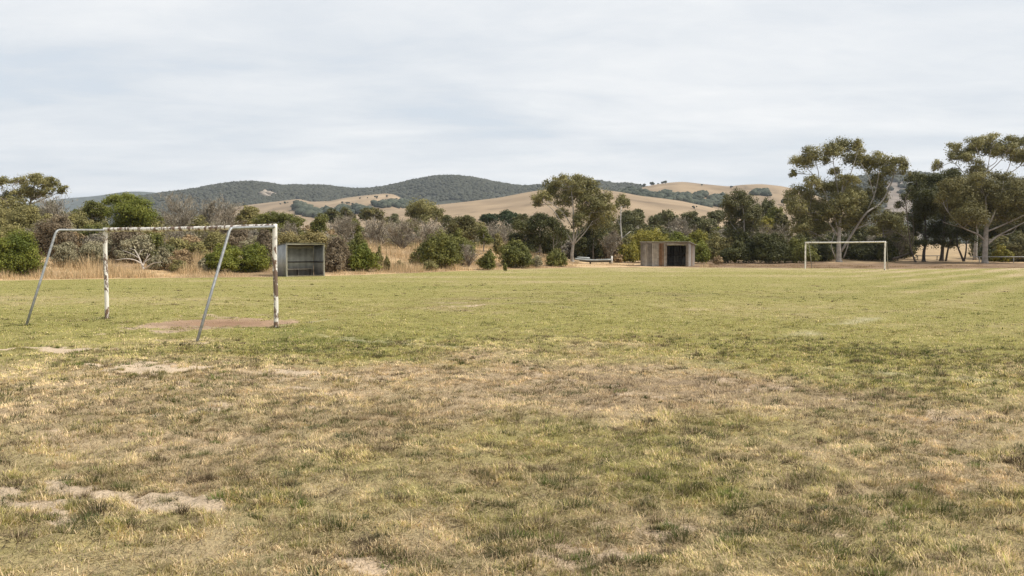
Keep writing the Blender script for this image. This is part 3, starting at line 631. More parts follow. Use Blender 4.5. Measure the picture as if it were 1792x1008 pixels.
for (px, d, w, top, bp, pal, lb) in [(1420, 138, 70, 380, 425, 'mid', 'dull tree closing the gap behind the left side of the tallest gum'), (1500, 132, 80, 388, 428, 'dark', 'dark wide tree behind the trunk of the tallest gum'), (1565, 128, 50, 372, 425, 'eucdark', 'olive tree between the tallest gum and the crooked thin tree'), (1775, 126, 90, 362, 425, 'eucdark', 'dense olive tree behind the low right limbs of the thick trunked gum'), (1735, 130, 60, 385, 432, 'dark', 'dark tree in the shade behind the thick pale trunk'), (1850, 124, 100, 350, 425, 'eucdark', 'dense olive tree standing at the right margin beyond the gums')]:
    auto_tree('small_tree', lb, px, d, w, top, bp, pal, k=4.6)
for (px, d, w, top, bp, lb) in [(856, 170, 40, 373, 400, 'left one of two dark green pines below the dry hill'), (888, 165, 42, 368, 402, 'right taller one of two dark green pines below the dry hill')]:
    auto_tree('pine_tree', lb, px, d, w, top, bp, 'pine', group='dark pines below the dry hill', k=5)
for (px, d, w, top, bp, pal, lb) in [(228, 82, 110, 338, 400, 'bright', 'bright green flat topped tree above the left scrub'), (160, 88, 70, 351, 392, 'green', 'lower green tree at the left of the bright flat topped tree'), (432, 100, 52, 360, 400, 'olive', 'brownish olive tree behind the crossbar of the near goal'),
                                  (488, 86, 92, 368, 420, 'green', 'wide green tree behind the right post of the near goal'), (562, 98, 40, 373, 415, 'green', 'upright dark green tree behind the player shelter'), (617, 96, 34, 384, 420, 'green', 'small green tree between two dead thickets right of the shelter'),
                                  (578, 190, 30, 364, 392, 'mid', 'small dark tree at the foot of the left dry hill'), (605, 230, 34, 362, 388, 'mid', 'wide dull tree at the foot of the left dry hill'), (655, 175, 46, 364, 392, 'eucdark', 'flat topped dark tree standing before the dry hill left of the round olive tree'), (640, 240, 26, 363, 386, 'mid', 'tiny rounded tree at the foot of the dry hill'),
                                  (912, 150, 30, 374, 400, 'mid', 'dull tree right of the pines'), (812, 98, 74, 378, 425, 'eucdark', 'dark olive tree behind the two round green bushes'), (846, 96, 30, 396, 428, 'green', 'small green tree right of the dark olive tree'), (818, 190, 40, 376, 400, 'mid', 'grey green tree far behind the round green bushes'), (690, 200, 30, 374, 396, 'mid', 'small tree on the left of the round olive tree'), (945, 190, 40, 374, 400, 'mid', 'dull tree showing above the broad very dark tree'), (782, 180, 36, 377, 402, 'mid', 'low grey green tree right of the round olive tree'), (716, 150, 40, 384, 410, 'olive', 'pale olive tree below the round olive tree'), (1060, 160, 40, 372, 410, 'mid', 'dull tree filling the gap at the right of the spreading gum')]:
    auto_tree('small_tree', lb, px, d, w, top, bp, pal, k=4.4)
# ---------------------------------------------------------------- living bushes
for a in [('big bright green bush at the left edge of the field', 32, 54.5, 100, 408, 'bright'), ('olive green bush above the big bright green bush', 50, 76, 90, 364, 'olive'), ('broad olive bush under the crown of the brown topped gum', 30, 86, 110, 350, 'olive'), ('dull green bush right of the trunk of the brown topped gum', 92, 88, 80, 356, 'mid'), ('olive bush at the foot of the lower green tree on the left', 140, 80, 70, 370, 'olive'), ('bushy olive shrub between the two bare trees and the crossbar', 345, 84, 70, 380, 'olive'), ('olive bush at the far left edge above the bright green bush', 5, 66, 80, 388, 'olive'),
          ('grey green bush beside the left back stay', 100, 72, 80, 384, 'sage'), ('brown leafless looking bush left of the left goal post', 105, 66, 72, 378, 'brown'), ('grey sage bush in the straw left of the left goal post', 118, 60.5, 56, 426, 'sage'), ('wide grey sage bush directly behind the left goal post', 160, 61, 62, 428, 'sage'),
          ('dark green bush above the left goal post', 178, 73, 74, 392, 'green'), ('green bush under the left end of the crossbar', 268, 70, 42, 408, 'green'), ('brown rounded bush behind the pale dead branch', 232, 66, 78, 402, 'brown'), ('small brown sage bush right of the pale dead branch', 282, 61.5, 44, 436, 'sage'),
          ('straw coloured bush under the middle of the crossbar', 322, 61.5, 56, 437, 'straw'), ('low olive bush in the straw under the crossbar', 316, 60.3, 36, 454, 'olive'), ('low sage bush left of the bright double bush', 356, 60.6, 26, 452, 'sage'), ('olive bush above the straw under the crossbar', 345, 68, 50, 424, 'olive'),
          ('bright green bush, left half of the double bush crossed by the right stay', 392, 61, 76, 426, 'bright'), ('bright green bush, right half of the double bush beside the right goal post', 446, 62, 66, 430, 'bright'), ('brown straw bush left of the right goal post', 462, 64.5, 46, 402, 'brown'), ('brown bush under the crossbar above the double bush', 408, 72, 80, 396, 'brown'), ('olive bush above the double bush', 378, 70, 50, 405, 'olive'),
          ('golden bush behind the left of the shelter roof', 505, 67, 64, 409, 'gold'), ('golden olive bush behind the right of the shelter roof', 552, 68, 84, 405, 'gold'), ('brown olive bush right beside the shelter', 592, 65.5, 54, 414, 'brown'), ('dull brown bush at the right wall of the shelter', 583, 64, 36, 436, 'brown'),
          ('green bush, upper one right of the shelter', 627, 71, 40, 411, 'green'), ('bright green bush, lower one right of the shelter', 636, 66.5, 60, 432, 'bright'), ('small olive bush right of the lower bright bush', 664, 69, 18, 428, 'olive'), ('tiny olive shrub in the straw right of the shelter bushes', 677, 68.5, 14, 446, 'olive'), ('low shrub on the straw slope', 699, 71, 20, 455, 'olive'),
          ('round green bush, larger front one in the middle of the straw slope', 767, 76, 76, 410, 'green'), ('round green bush behind the larger one on the straw slope', 800, 82, 60, 404, 'green'), ('small yellow green shrub below the large round bush', 754, 71.5, 30, 454, 'olive'), ('low grey green shrub left of the large round bush', 726, 76, 20, 440, 'olive'),
          ('small green shrub amid tall straw', 856, 77, 36, 439, 'green'), ('smooth green domed bush left of the dark tree', 904, 84, 66, 421, 'green'), ('little green shrub at the edge of the field', 884, 73.5, 8, 460, 'green'), ('bushy yellowish shrub standing up in the dead grey thicket', 872, 92, 20, 408, 'olive'),
          ('grey rounded shrub at the foot of the dark tree', 940, 86.5, 24, 447, 'sage'), ('low green shrub left of the spreading gum trunk', 975, 90, 50, 438, 'green'), ('dull brown bush between the barrier and the shed', 1072, 112, 40, 405, 'brown'), ('straw coloured bush right of the white post', 1082, 104, 22, 446, 'straw'),
          ('yellow green bush left of the shed', 1104, 105, 44, 420, 'yellow'), ('big yellow green bush rising behind the left half of the shed', 1140, 107, 82, 405, 'yellow'), ('light green bush behind the shed doorway', 1186, 108, 60, 408, 'bright'), ('yellowish green bush behind the right end of the shed', 1222, 109, 52, 406, 'yellow'),
          ('green bush against the right wall of the shed', 1228, 101, 36, 424, 'bright'), ('dull olive bush right of the shed', 1252, 108, 50, 410, 'olive'), ('vivid yellow bush in the tree line right of the shed', 1257, 140, 28, 397, 'yellow'), ('dry straw shrub between the shed and the dark hedge', 1256, 98, 22, 448, 'straw'),
          ('dark green bush, leftmost of the row beside the far goal', 1290, 102, 60, 424, 'dark'), ('dark green bush, tallest in the row left of the far goal', 1345, 101, 80, 411, 'dark'), ('dark green bush at the left post of the far goal', 1396, 101, 60, 420, 'green'), ('dark bush inside the left part of the far goal', 1436, 112, 56, 424, 'dark'), ('dark bush seen through the right part of the far goal', 1515, 113, 62, 428, 'dark'), ('dark bush behind the right post of the far goal', 1556, 108, 40, 424, 'dark'),
          ('bright lime shrub under the big gum at the pipe rail', 1752, 108, 32, 430, 'yellow'), ('dark bush behind the pipe rail fence', 1745, 113, 60, 440, 'dark'), ('dark olive bush at the right edge behind the rail fence', 1785, 112, 60, 415, 'eucdark'), ('dark bush beyond the right edge of the rail fence', 1832, 112, 70, 410, 'dark')]:
    bush('bush', a[0], a[1], a[2], a[3], a[4], a[5])
# ---------------------------------------------------------------- dead thickets and branches
for a in [('grey dead bush below the brown topped gum', 96, 84, 66, 345, 14), ('grey dead bush left of the tall bare tree', 60, 70, 60, 392, 10), ('bare dead bush between the pale branch and the goal crossbar', 310, 76, 70, 398, 12), ('brown bare thicket behind the middle of the crossbar', 385, 82, 90, 386, 12),
          ('bare thicket behind the right end of the crossbar', 505, 80, 44, 388, 10), ('grey dead thicket right of the upright green tree', 603, 90, 60, 375, 12), ('dead grey thicket left of the round olive tree, leftmost of three', 662, 92, 66, 378, 14), ('dead grey thicket below the round olive tree, middle of three', 705, 88, 80, 384, 15), ('dead grey thicket right of the round olive tree, rightmost of three', 752, 90, 66, 386, 14),
          ('dead grey thicket between the pines and the green bushes', 872, 112, 80, 388, 14), ('grey bare bush at the foot of the round green bushes', 820, 80, 44, 430, 10), ('bare grey bush above the shed in the tree line', 1190, 150, 56, 384, 12), ('grey bare bush between the upright gum and the tallest gum', 1352, 116, 56, 390, 12), ('bare brown bush beside the slim white tree', 1066, 109, 34, 405, 10), ('dead grey shrub behind the leaning tree', 1570, 110, 44, 405, 11), ('brown bare thicket below the wide green tree', 430, 76, 60, 402, 10)]:
    dead_bush('dead_bush', a[0], a[1], a[2], a[3], a[4], stems=a[5])
dead_bush('bare_tree', 'bare dead tree with a dark trunk and fine fanning twigs behind the crossbar', 316, 79, 78, 342, stems=13, k=.8, trunk=True, cat='dead tree')
dead_bush('bare_tree', 'pale bare tree with an upright twiggy head right of the dark trunked one', 396, 98, 44, 343, stems=10, k=.8, trunk=True, cat='dead tree')
dead_bush('bare_tree', 'small dark bare tree between the two taller bare trees', 364, 90, 36, 352, stems=9, k=.8, trunk=True, cat='dead tree')
def fallen_branch():
    d = 60.5; B = plant_base(252, d); mb = MB(); c = (.48, .42, .36)
    def L(P, w0, w1):
        Q = np.array([at(p[0], p[1], d + p[2]) - B for p in P]); S = smooth_path(Q, 5); mb.tube(S, np.linspace(w0, w1, len(S)), 6, c)
    L([(252, 473, 0), (247, 460, .1), (242, 448, .2), (236, 438, .5)], .09, .03); L([(247, 461, 0), (235, 455, -.3), (220, 453, -.6), (202, 455, -.8)], .06, .02); L([(244, 452, .1), (230, 444, .4), (214, 438, .8)], .04, .012)
    L([(250, 466, 0), (254, 456, .3), (262, 445, .5)], .06, .02); L([(253, 459, .2), (262, 453, .4), (272, 452, .5)], .035, .012); L([(252, 472, 0), (262, 464, -.3), (272, 460, -.5), (284, 459, -.6)], .055, .015)
    L([(242, 449, .2), (246, 440, .3), (252, 436, .4)], .03, .01); L([(236, 438, .5), (226, 434, .7)], .025, .01); L([(250, 462, .1), (257, 450, .1), (258, 443, .1)], .035, .012)
    tag(mb.build('dead_branch', M['bark'], None, B, smooth=True), 'pale bare dead branch spread on the straw behind the near goal', 'branch')
fallen_branch()
def far_log():
    d = 106; B = plant_base(1575, d); mb = MB(); Q = [at(1562, 453, d) - B, at(1576, 449, d) - B, at(1590, 443, d) - B]; mb.tube(smooth_path(Q, 4), np.linspace(.16, .08, 9), 7, (.09, .075, .06))
    tag(mb.build('fallen_log', M['bark'], None, B, smooth=True), 'dark fallen log leaning at the foot of the crooked thin tree', 'log')
far_log()
def boulder():
    d = 100; B = plant_base(879, d); g2 = np.random.default_rng(3); mb = MB(); s_ = 14 / F * d
    top = at(879, 435.5, d)[2] - B[2]
    V = IV0 * (1 + g2.normal(0, .12, (12, 1))) * np.array([s_, s_ * .8, max(.35, top)]); mb.add(V, None, IF0, (.50, .47, .42))
    tag(mb.build('boulder', M['rock'], None, B), 'pale grey boulder showing behind the smooth domed bush', 'rock')
p_ = (1 + 5 ** .5) / 2
IV0 = np.array([(-1, p_, 0), (1, p_, 0), (-1, -p_, 0), (1, -p_, 0), (0, -1, p_), (0, 1, p_), (0, -1, -p_), (0, 1, -p_), (p_, 0, -1), (p_, 0, 1), (-p_, 0, -1), (-p_, 0, 1)], float); IV0 /= np.linalg.norm(IV0[0])
IF0 = np.array([(0, 11, 5), (0, 5, 1), (0, 1, 7), (0, 7, 10), (0, 10, 11), (1, 5, 9), (5, 11, 4), (11, 10, 2), (10, 7, 6), (7, 1, 8), (3, 9, 4), (3, 4, 2), (3, 2, 6), (3, 6, 8), (3, 8, 9), (4, 9, 5), (2, 4, 11), (6, 2, 10), (8, 6, 7), (9, 8, 1)])
boulder()
# ---------------------------------------------------------------- scrub mass behind the single bushes
def scrub():
    g2 = np.random.default_rng(88); Vs, Cs = [], []
    for i in range(930):
        px = g2.uniform(-200, 1960); near = i < 500
        if 1588 < px < 1722: continue
        d0 = np.interp(px, [-200, 480, 620, 660, 960, 1000, 1960], [64, 66, 76, 98, 102, 113, 113])
        d = g2.uniform(d0, d0 + 28) if near else g2.uniform(115, 230)
        lim = np.interp(px, [-160, 130, 420, 560, 700, 800, 1000, 1250, 1400, 1560, 1960], [385, 372, 380, 386, 390, 394, 392, 390, 395, 400, 390])
        top = lim + g2.uniform(0, 24) + np.clip((140 - d) * .35, 0, 26); B = plant_base(px, d); h = at(px, top, d)[2] - B[2]
        if h < .5: continue
        w = g2.uniform(3, 5) if near else g2.uniform(4, 8)
        pal = (['olive', 'olive', 'sage', 'dead', 'brown', 'sage', 'mid', 'straw'] if px < 960 else ['mid', 'olive', 'dark', 'dead', 'mid', 'mid', 'eucdark', 'dark'])[g2.integers(0, 8)]
        V, q, C = leaves(dome_clumps(w, w, h, 5000 + i, 5), d * .0021, pal, 5000 + i, 3.0); V[:, 2] = np.maximum(V[:, 2], -.1); Vs.append(V + B); Cs.append(C)
    V = np.concatenate(Vs); tag(mesh_np('scrub', V, [np.arange(len(V)).reshape(-1, 4)], M['leaf'], None, (0, 0, 0), np.concatenate(Cs)), 'mass of mixed dull scrub filling the ground behind the bushes', 'scrub', kind='stuff')
scrub()
# ---------------------------------------------------------------- goals
def goal(label, A, B, ht, stays, r, rs, wear, group='goal frames'):
    """A, B: post bases; stays: list of (post, bend_xyz, foot_xyz)"""
    A = np.array(A, float); B = np.array(B, float); C0 = (A + B) / 2; C0[2] = 0
    root = empty('goal', C0); tag(root, label, 'goal', group)
    def wcol(n, segs, base):                 # how worn each ring of the tube is
        return np.repeat(np.array([[w, w, w] for w in base]), segs, 0)
    H = {}
    for P, hgt, wr in ((A, ht[0], wear[0]), (B, ht[1], wear[1])):
        mb = MB(); z = np.linspace(-.12, hgt, 26)
        Q = np.stack([P[0] - C0[0] + .008 * np.sin(z * 3), P[1] - C0[1] + 0 * z, z], 1)
        n = 14
        w = np.interp(z / hgt, *wr)
        m2 = MB(); m2.tube(Q, r, n); c = np.repeat(w, n); c = np.concatenate([c, [w[0], w[-1]]])
        mb.add(m2.v[0], m2.q[0], m2.t[0], np.stack([c] * 3, 1))
        mb.build('post', M['paint'], root, smooth=True)
    tA = np.array([A[0], A[1], ht[0] - r * .9]) - C0; tB = np.array([B[0], B[1], ht[1] - r * .9]) - C0
    dv = (tB - tA) / np.linalg.norm(tB - tA)
    mb = MB(); t = np.linspace(0, 1, 30)[:, None]; Q = (tA - dv * r * .5) * (1 - t) + (tB + dv * r * .5) * t; Q[:, 2] -= .02 * np.sin(t[:, 0] * math.pi)
    mb.tube(Q, r * .97, 14, (wear[2],) * 3); mb.build('crossbar', M['paint'], root, smooth=True)
    for (P, hgt, bend, foot) in stays:
        P0 = np.array([P[0], P[1], hgt - r * 1.2]); bd = np.array(bend); ft = np.array(foot); ft[2] = -.08
        v1 = (P0 - bd) / np.linalg.norm(P0 - bd); v2 = (ft - bd) / np.linalg.norm(ft - bd); q = .11
        arc = [bd + v1 * q * (1 - s_) ** 2 + v2 * q * s_ ** 2 for s_ in np.linspace(0, 1, 7)]
        Q = np.array([P0 + v1 * r * .0, P0 * .5 + (bd + v1 * q) * .5] + arc + [bd * .5 + ft * .5, ft]) - C0
        mb = MB(); mb.tube(Q, rs, 10); stay = mb.build('back_stay', M['galv'], root, smooth=True)
        mb = MB(); e = v1 * 1.0; c = P0 - C0; mb.tube([c - e * r * .2, c - e * (r + .03)], rs * 1.35, 10); mb.build('pipe_collar', M['galv'], stay, smooth=True)
gl = on_ground(187, 557.5); gr = on_ground(483, 573.5)
fl = on_ground(44, 570); fr = on_ground(343, 597)
hl = at(184, 398.6, gl[1])[2]; hr = at(480, 391.8, gr[1])[2]
def bendpt(P, Fp, px, py):
    s_ = (px - CX) / F; t = (P[0] - s_ * P[1]) / (s_ * (Fp[1] - P[1]) - (Fp[0] - P[0]))
    q = P + t * (Fp - P); return at(px, py, q[1])
goal('weathered white goal frame with peeling paint and bent grey back stays, near the camera', gl, gr, (hl, hr),
     [(gl, hl, bendpt(gl, fl, 99, 402.5), fl), (gr, hr, bendpt(gr, fr, 403, 399), fr)], .053, .029,
     (([0, .12, .3, .6, .75, 1], [.45, .25, .1, .4, .1, .05]), ([0, .15, .28, .33, .52, .62, .75, 1], [.5, .2, .25, .5, .56, .3, .1, .0]), .30))
f0 = on_ground(1409, 470.3); f1 = on_ground(1548, 472.6)
fh0 = at(1409, 423.4, f0[1])[2]; fh1 = at(1548, 422, f1[1])[2]
def behind(P, px, py, Y): return at(px, py, Y)
goal('white goal frame with thin back stays at the far end of the field', f0, f1, (fh0, fh1),
     [(f0, fh0, at(1415.5, 427, f0[1] + 1.2), np.array([*at(1421, 469, f0[1] + 2.6)[:2], 0])), (f1, fh1, at(1551.5, 424.5, f1[1] + 1.2), np.array([*at(1554, 470, f1[1] + 2.6)[:2], 0]))], .068, .034,
     (([0, 1], [.05, .0]), ([0, .1, 1], [.3, .0, .0]), .0))
# ---------------------------------------------------------------- player shelter (sheet iron, open front)
def frame_map(O, phi):
    c, s_ = math.cos(phi), math.sin(phi)
    def mp(V):
        V = np.asarray(V, float); return np.stack([V[:, 0] * c - V[:, 1] * s_, V[:, 0] * s_ + V[:, 1] * c, V[:, 2]], 1)
    return mp
def corr(mb, p0, p1, z0, z1, n, amp, c, mp, th=.012, ztop=None):
    """corrugated sheet from p0 to p1 (plan), thickness th"""
    p0 = np.array(p0, float); p1 = np.array(p1, float); d = p1 - p0; L = np.linalg.norm(d); nr = np.array([-d[1], d[0]]) / L
    m = n * 6; t = np.linspace(0, 1, m + 1); off = amp * np.sin(t * n * 2 * math.pi)
    g_ = np.random.default_rng(int(n * 7 + z1 * 10))
    zt = np.full(m + 1, z1) if ztop is None else np.interp(t, [0, 1], ztop)
    V = []
    for side in (-th / 2, th / 2):
        P = p0[None] + d[None] * t[:, None] + nr[None] * (off + side)[:, None]
        V.append(np.column_stack([P, np.full(m + 1, z0)])); V.append(np.column_stack([P, zt]))
    V = np.concatenate(V); k = m + 1; q = []
    for i in range(m):
        q += [(i, i + 1, k + i + 1, k + i), (2 * k + i, 3 * k + i, 3 * k + i + 1, 2 * k + i + 1), (k + i, k + i + 1, 3 * k + i + 1, 3 * k + i), (i, 2 * k + i, 2 * k + i + 1, i + 1)]
    sheet = np.repeat(g_.uniform(.8, 1.2, n // 2 + 2), 12)[:k]
    C = np.concatenate([np.array(c)[None] * sheet[:, None]] * 4)
    mb.add(mp(V), q, [], C)
def shelter():
    Y = F * EYE / (484.3 - HZ); O = np.array([(502 - CX) / F * Y, Y, 0.0]); O[2] = float(gz(O[:1], O[1:2])[0]) + .0
    phi = R(38); mp = frame_map(O, phi); W = 2.72; D = 1.65; H0 = 2.24; H1 = 2.10
    root = empty('player_shelter', O); tag(root, 'grey sheet iron player shelter with an open front and a bench inside', 'shelter')
    gy = (.34, .35, .352); pale = (.62, .60, .54)
    b = MB(); corr(b, (0, .06), (0, D), 0, H0, 14, .012, gy, mp, ztop=(H0 - .03, H1 - .03)); b.build('side_wall', M['iron'], root)
    b = MB(); corr(b, (W, .06), (W, D), 0, H0, 14, .012, gy, mp, ztop=(H0 - .03, H1 - .03)); b.build('side_wall', M['iron'], root)
    b = MB(); corr(b, (.03, D), (W - .03, D), .02, H1 - .18, 24, .005, (.44, .44, .405), mp); b.build('back_wall', M['iron'], root)
    b = MB(); b.box(.04, W - .04, D - .07, D - .03, H1 - .16, H1 - .06, (.36, .34, .29), mp, .006); b.build('top_rail', M['board'], root)
    b = MB(); b.box(.05, W - .05, D - .085, D - .035, .93, 1.0, (.10, .09, .08), mp, .005); b.box(W - .07, W - .022, .06, D - .1, .93, 1.0, (.10, .09, .08), mp, .005); b.build('wall_rail', M['board'], root)
    # roof sheet, sloping back
    def rm(V):
        V = np.array(V, float); V[:, 2] += (H0 - (H0 - H1) * (V[:, 1] / D)); return mp(V)
    b = MB(); b.box(-.05, W + .05, -.08, D + .12, .012, .04, (.25, .25, .23), rm, .004)
    for i in range(4): b.box(.06, W - .06, .25 + i * .4, .30 + i * .4, -.055, .01, (.13, .11, .09), rm)
    b.build('roof', M['iron'], root)
    b = MB(); b.box(-.03, .04, -.045, .03, 0, H0 - .075, pale, mp, .006); b.box(W - .04, W + .03, -.045, .03, 0, H0 - .075, pale, mp, .006)
    b.box(-.03, W + .03, -.05, .03, H0 - .072, H0 + .0, pale, mp, .006); b.box(.044, W - .044, -.04, .03, -.02, .075, (.48, .43, .35), mp, .006); b.build('front_frame', M['board'], root)
    t = MB(); t.box(.03, W - .25, D - .52, D - .12, .46, .51, (.70, .68, .63), mp, .006); s = t.build('bench_seat', M['board'], root)
    for x in (.5, 1.35, 2.3):
        t = MB(); t.box(x, x + .05, D - .46, D - .14, 0, .458, (.30, .28, .25), mp, .004); t.build('bench_leg', M['board'], s)
    t = MB(); t.box(.03, W - .03, .04, D - .02, -.1, .012, (.30, .22, .15), mp); t.build('floor', M['board'], root)
shelter()
# ---------------------------------------------------------------- timber shed
def shed():
    Y = F * EYE / (466.6 - HZ); O = np.array([(1121.5 - CX) / F * Y, Y, 0.0]); O[2] = float(gz(O[:1], O[1:2])[0]) - .02
    phi = R(-22); mp = frame_map(O, phi); W = 5.12; D = 3.9; H0 = 2.62; H1 = 2.30
    root = empty('timber_shed', O); tag(root, 'weathered grey board shed with a dark open doorway and a sloping tin roof', 'shed')
    g_ = np.random.default_rng(12)
    pal = [(.34, .325, .31), (.45, .43, .405), (.26, .248, .235), (.52, .50, .475), (.37, .355, .335), (.27, .165, .10), (.34, .255, .19), (.42, .40, .38)]
    def boards(b, ax, a0, a1, fixed, z0, ztop, seq):
        n = len(seq); w = (a1 - a0) / n
        for i, k in enumerate(seq):
            s0, s1 = a0 + i * w + .0015, a0 + (i + 1) * w - .0015; zt0 = ztop(s0); zb = z0 + (g_.uniform(0, .08) if g_.random() < .4 else 0)
            off = g_.uniform(-.006, .006); c = np.array(pal[k]) * g_.uniform(.9, 1.1)
            if ax == 0: b.box(s0, s1, fixed + off, fixed + off + .028, zb, zt0, c, mp, .003)
            else: b.box(fixed + off, fixed + off + .028, s0, s1, zb, zt0, c, mp, .003)
    x0, x1 = 2.84, 4.90
    b = MB(); boards(b, 0, .10, x0 - .1, 0, 0, lambda s: H0 - .14, [0, 7, 3, 0, 2, 2, 3, 1, 3, 7, 5, 5, 6, 1])
    b.build('front_wall', M['board'], root)
    roofz = lambda y: H0 - (H0 - H1) * y / D
    b = MB(); boards(b, 1, .10, D - .06, W, 0, lambda s: roofz(s) - .05, [3, 7, 1, 3, 1, 0, 5, 6, 7, 5, 1, 7, 6, 1]); b.build('side_wall', M['board'], root)
    b = MB(); boards(b, 1, .10, D - .06, 0, 0, lambda s: roofz(s) - .05, [0, 1, 2, 3, 0, 1, 4, 6, 2, 0, 1, 4]); b.build('side_wall', M['board'], root)
    b = MB(); boards(b, 0, .0, W, D - .03, 0, lambda s: H1 - .04, [0, 1, 2, 0, 2, 1, 4, 0, 2, 1, 0, 4, 2, 1, 0, 2]); b.build('back_wall', M['board'], root)
    for (xa, xb) in ((-.02, .085), (x0 - .10, x0 + .02), (x1 - .02, x1 + .07), (W - .08, W + .045)):
        b = MB(); b.box(xa, xb, -.04, .07, 0, H0 - .135, (.33, .30, .27), mp, .006); b.build('post', M['board'], root)
    b = MB(); b.box(x0 + .022, x1 - .022, -.03, .06, H0 - .32, H0 - .137, (.36, .34, .31), mp, .006); b.build('door_lintel', M['board'], root)
    b = MB(); b.box(x1 + .072, W - .082, -.01, .03, 0, H0 - .14, (.30, .26, .23), mp, .004); b.build('front_wall', M['board'], root)
    b = MB(); b.box(-.04, W + .05, -.055, .07, H0 - .132, H0 - .005, (.29, .265, .24), mp, .006); b.build('fascia', M['board'], root)
    b = MB(); n = 34; m = n * 6; t = np.linspace(0, 1, m + 1); xs = -.12 + (W + .28) * t; off = .018 * np.sin(t * n * 6.283)
    V = []
    for ya in (-.16, D + .30):
        for th in (.02, .034): V.append(np.column_stack([xs, np.full(m + 1, ya), roofz(ya) + th + off]))
    V = np.concatenate(V); k = m + 1; q = []
    for i in range(m): q += [(i, i + 1, 2 * k + i + 1, 2 * k + i), (k + i, 3 * k + i, 3 * k + i + 1, k + i + 1), (i, k + i, k + i + 1, i + 1), (2 * k + i, 2 * k + i + 1, 3 * k + i + 1, 3 * k + i)]
    q += [(0, 2 * k, 3 * k, k), (m, k + m, 3 * k + m, 2 * k + m)]
    b.add(mp(V), q, [], (.52, .51, .47)); b.build('roof', M['iron'], root)
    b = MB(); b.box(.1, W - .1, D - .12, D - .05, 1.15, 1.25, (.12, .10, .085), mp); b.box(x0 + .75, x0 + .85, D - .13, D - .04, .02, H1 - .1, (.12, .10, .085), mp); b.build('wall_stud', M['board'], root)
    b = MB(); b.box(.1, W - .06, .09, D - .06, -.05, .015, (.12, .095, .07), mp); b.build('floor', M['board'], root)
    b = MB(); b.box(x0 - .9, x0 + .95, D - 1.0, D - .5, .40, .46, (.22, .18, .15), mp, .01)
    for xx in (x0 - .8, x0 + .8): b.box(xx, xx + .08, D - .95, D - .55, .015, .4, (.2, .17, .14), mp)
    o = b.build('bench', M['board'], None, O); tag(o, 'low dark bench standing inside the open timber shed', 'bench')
shed()
# ---------------------------------------------------------------- low pipe barrier beside the centre gum
def barrier():
    Y = 99.0; O = plant_base(1040, Y); root = empty('barrier', O); tag(root, 'low barrier of two grey rails on short posts beside the middle gum tree', 'barrier')
    def rel(px, py, dy=0): return at(px, py, Y + dy) - O
    b = MB(); b.tube(smooth_path([rel(1006, 453.2), rel(1020, 454.5), rel(1040, 455.6), rel(1069, 454.8)], 4), .13, 8, (.27, .28, .265)); b.build('rail', M['iron'], root, smooth=True)
    b = MB(); b.tube(smooth_path([rel(1010, 450.6, .3), rel(1032, 452.0, .3)], 4), .11, 8, (.36, .37, .355)); b.build('rail', M['iron'], root, smooth=True)
    b = MB(); b.tube(smooth_path([rel(1014, 456.0, .05), rel(1035, 458.2, .05), rel(1069, 457.4, .05)], 4), .07, 8, (.05, .05, .05)); b.build('lower_rail', M['board'], root, smooth=True)
    for px, top, c in ((1033, 452.5, (.07, .06, .05)), (1067.5, 455, (.10, .085, .07))):
        p = rel(px, 463.5, .12); t = rel(px, top, .12); b = MB(); b.tube([(p[0], p[1], -.1), (t[0], t[1], t[2])], .09, 8, c); b.build('post', M['board'], root, smooth=True)
    q = at(1070.6, 448, Y - .4); z0 = float(gz(q[:1], q[1:2])[0]); b = MB(); b.tube([(0, 0, -.1), (0, 0, q[2] - z0)], .10, 10, (.62, .60, .55))
    tag(b.build('bollard', M['board'], None, (q[0], q[1], z0), smooth=True), 'white post at the right end of the low grey barrier', 'post')
barrier()
# ---------------------------------------------------------------- rail fences on the right
def rail_fence(label, d, p0, p1, rail_py, posts, c):
    O = plant_base((p0 + p1) / 2, d); root = empty('rail_fence', O); tag(root, label, 'fence')
    b = MB(); b.tube([at(p0, rail_py, d) - O, at((p0 + p1) / 2, rail_py + .3, d) - O, at(p1, rail_py, d) - O], .045 * d / 100, 8, c); b.build('rail', M['iron'], root, smooth=True)
    for px in posts:
        t = at(px, rail_py + .2, d + .05); z = float(gz(t[:1], t[1:2])[0]); b = MB(); b.tube([np.array([t[0], t[1], z - .1]) - O, t - O], .05 * d / 100, 8, c); b.build('post', M['iron'], root, smooth=True)
rail_fence('grey pipe rail fence running off to the right past the big gum trunk', 103.5, 1697, 1905, 449.2, (1714, 1774, 1834, 1894), (.40, .40, .38))
rail_fence('thin rail fence in the paddock seen between the dark casuarina trunks', 121, 1603, 1645, 447.5, (1606, 1640), (.20, .19, .17))
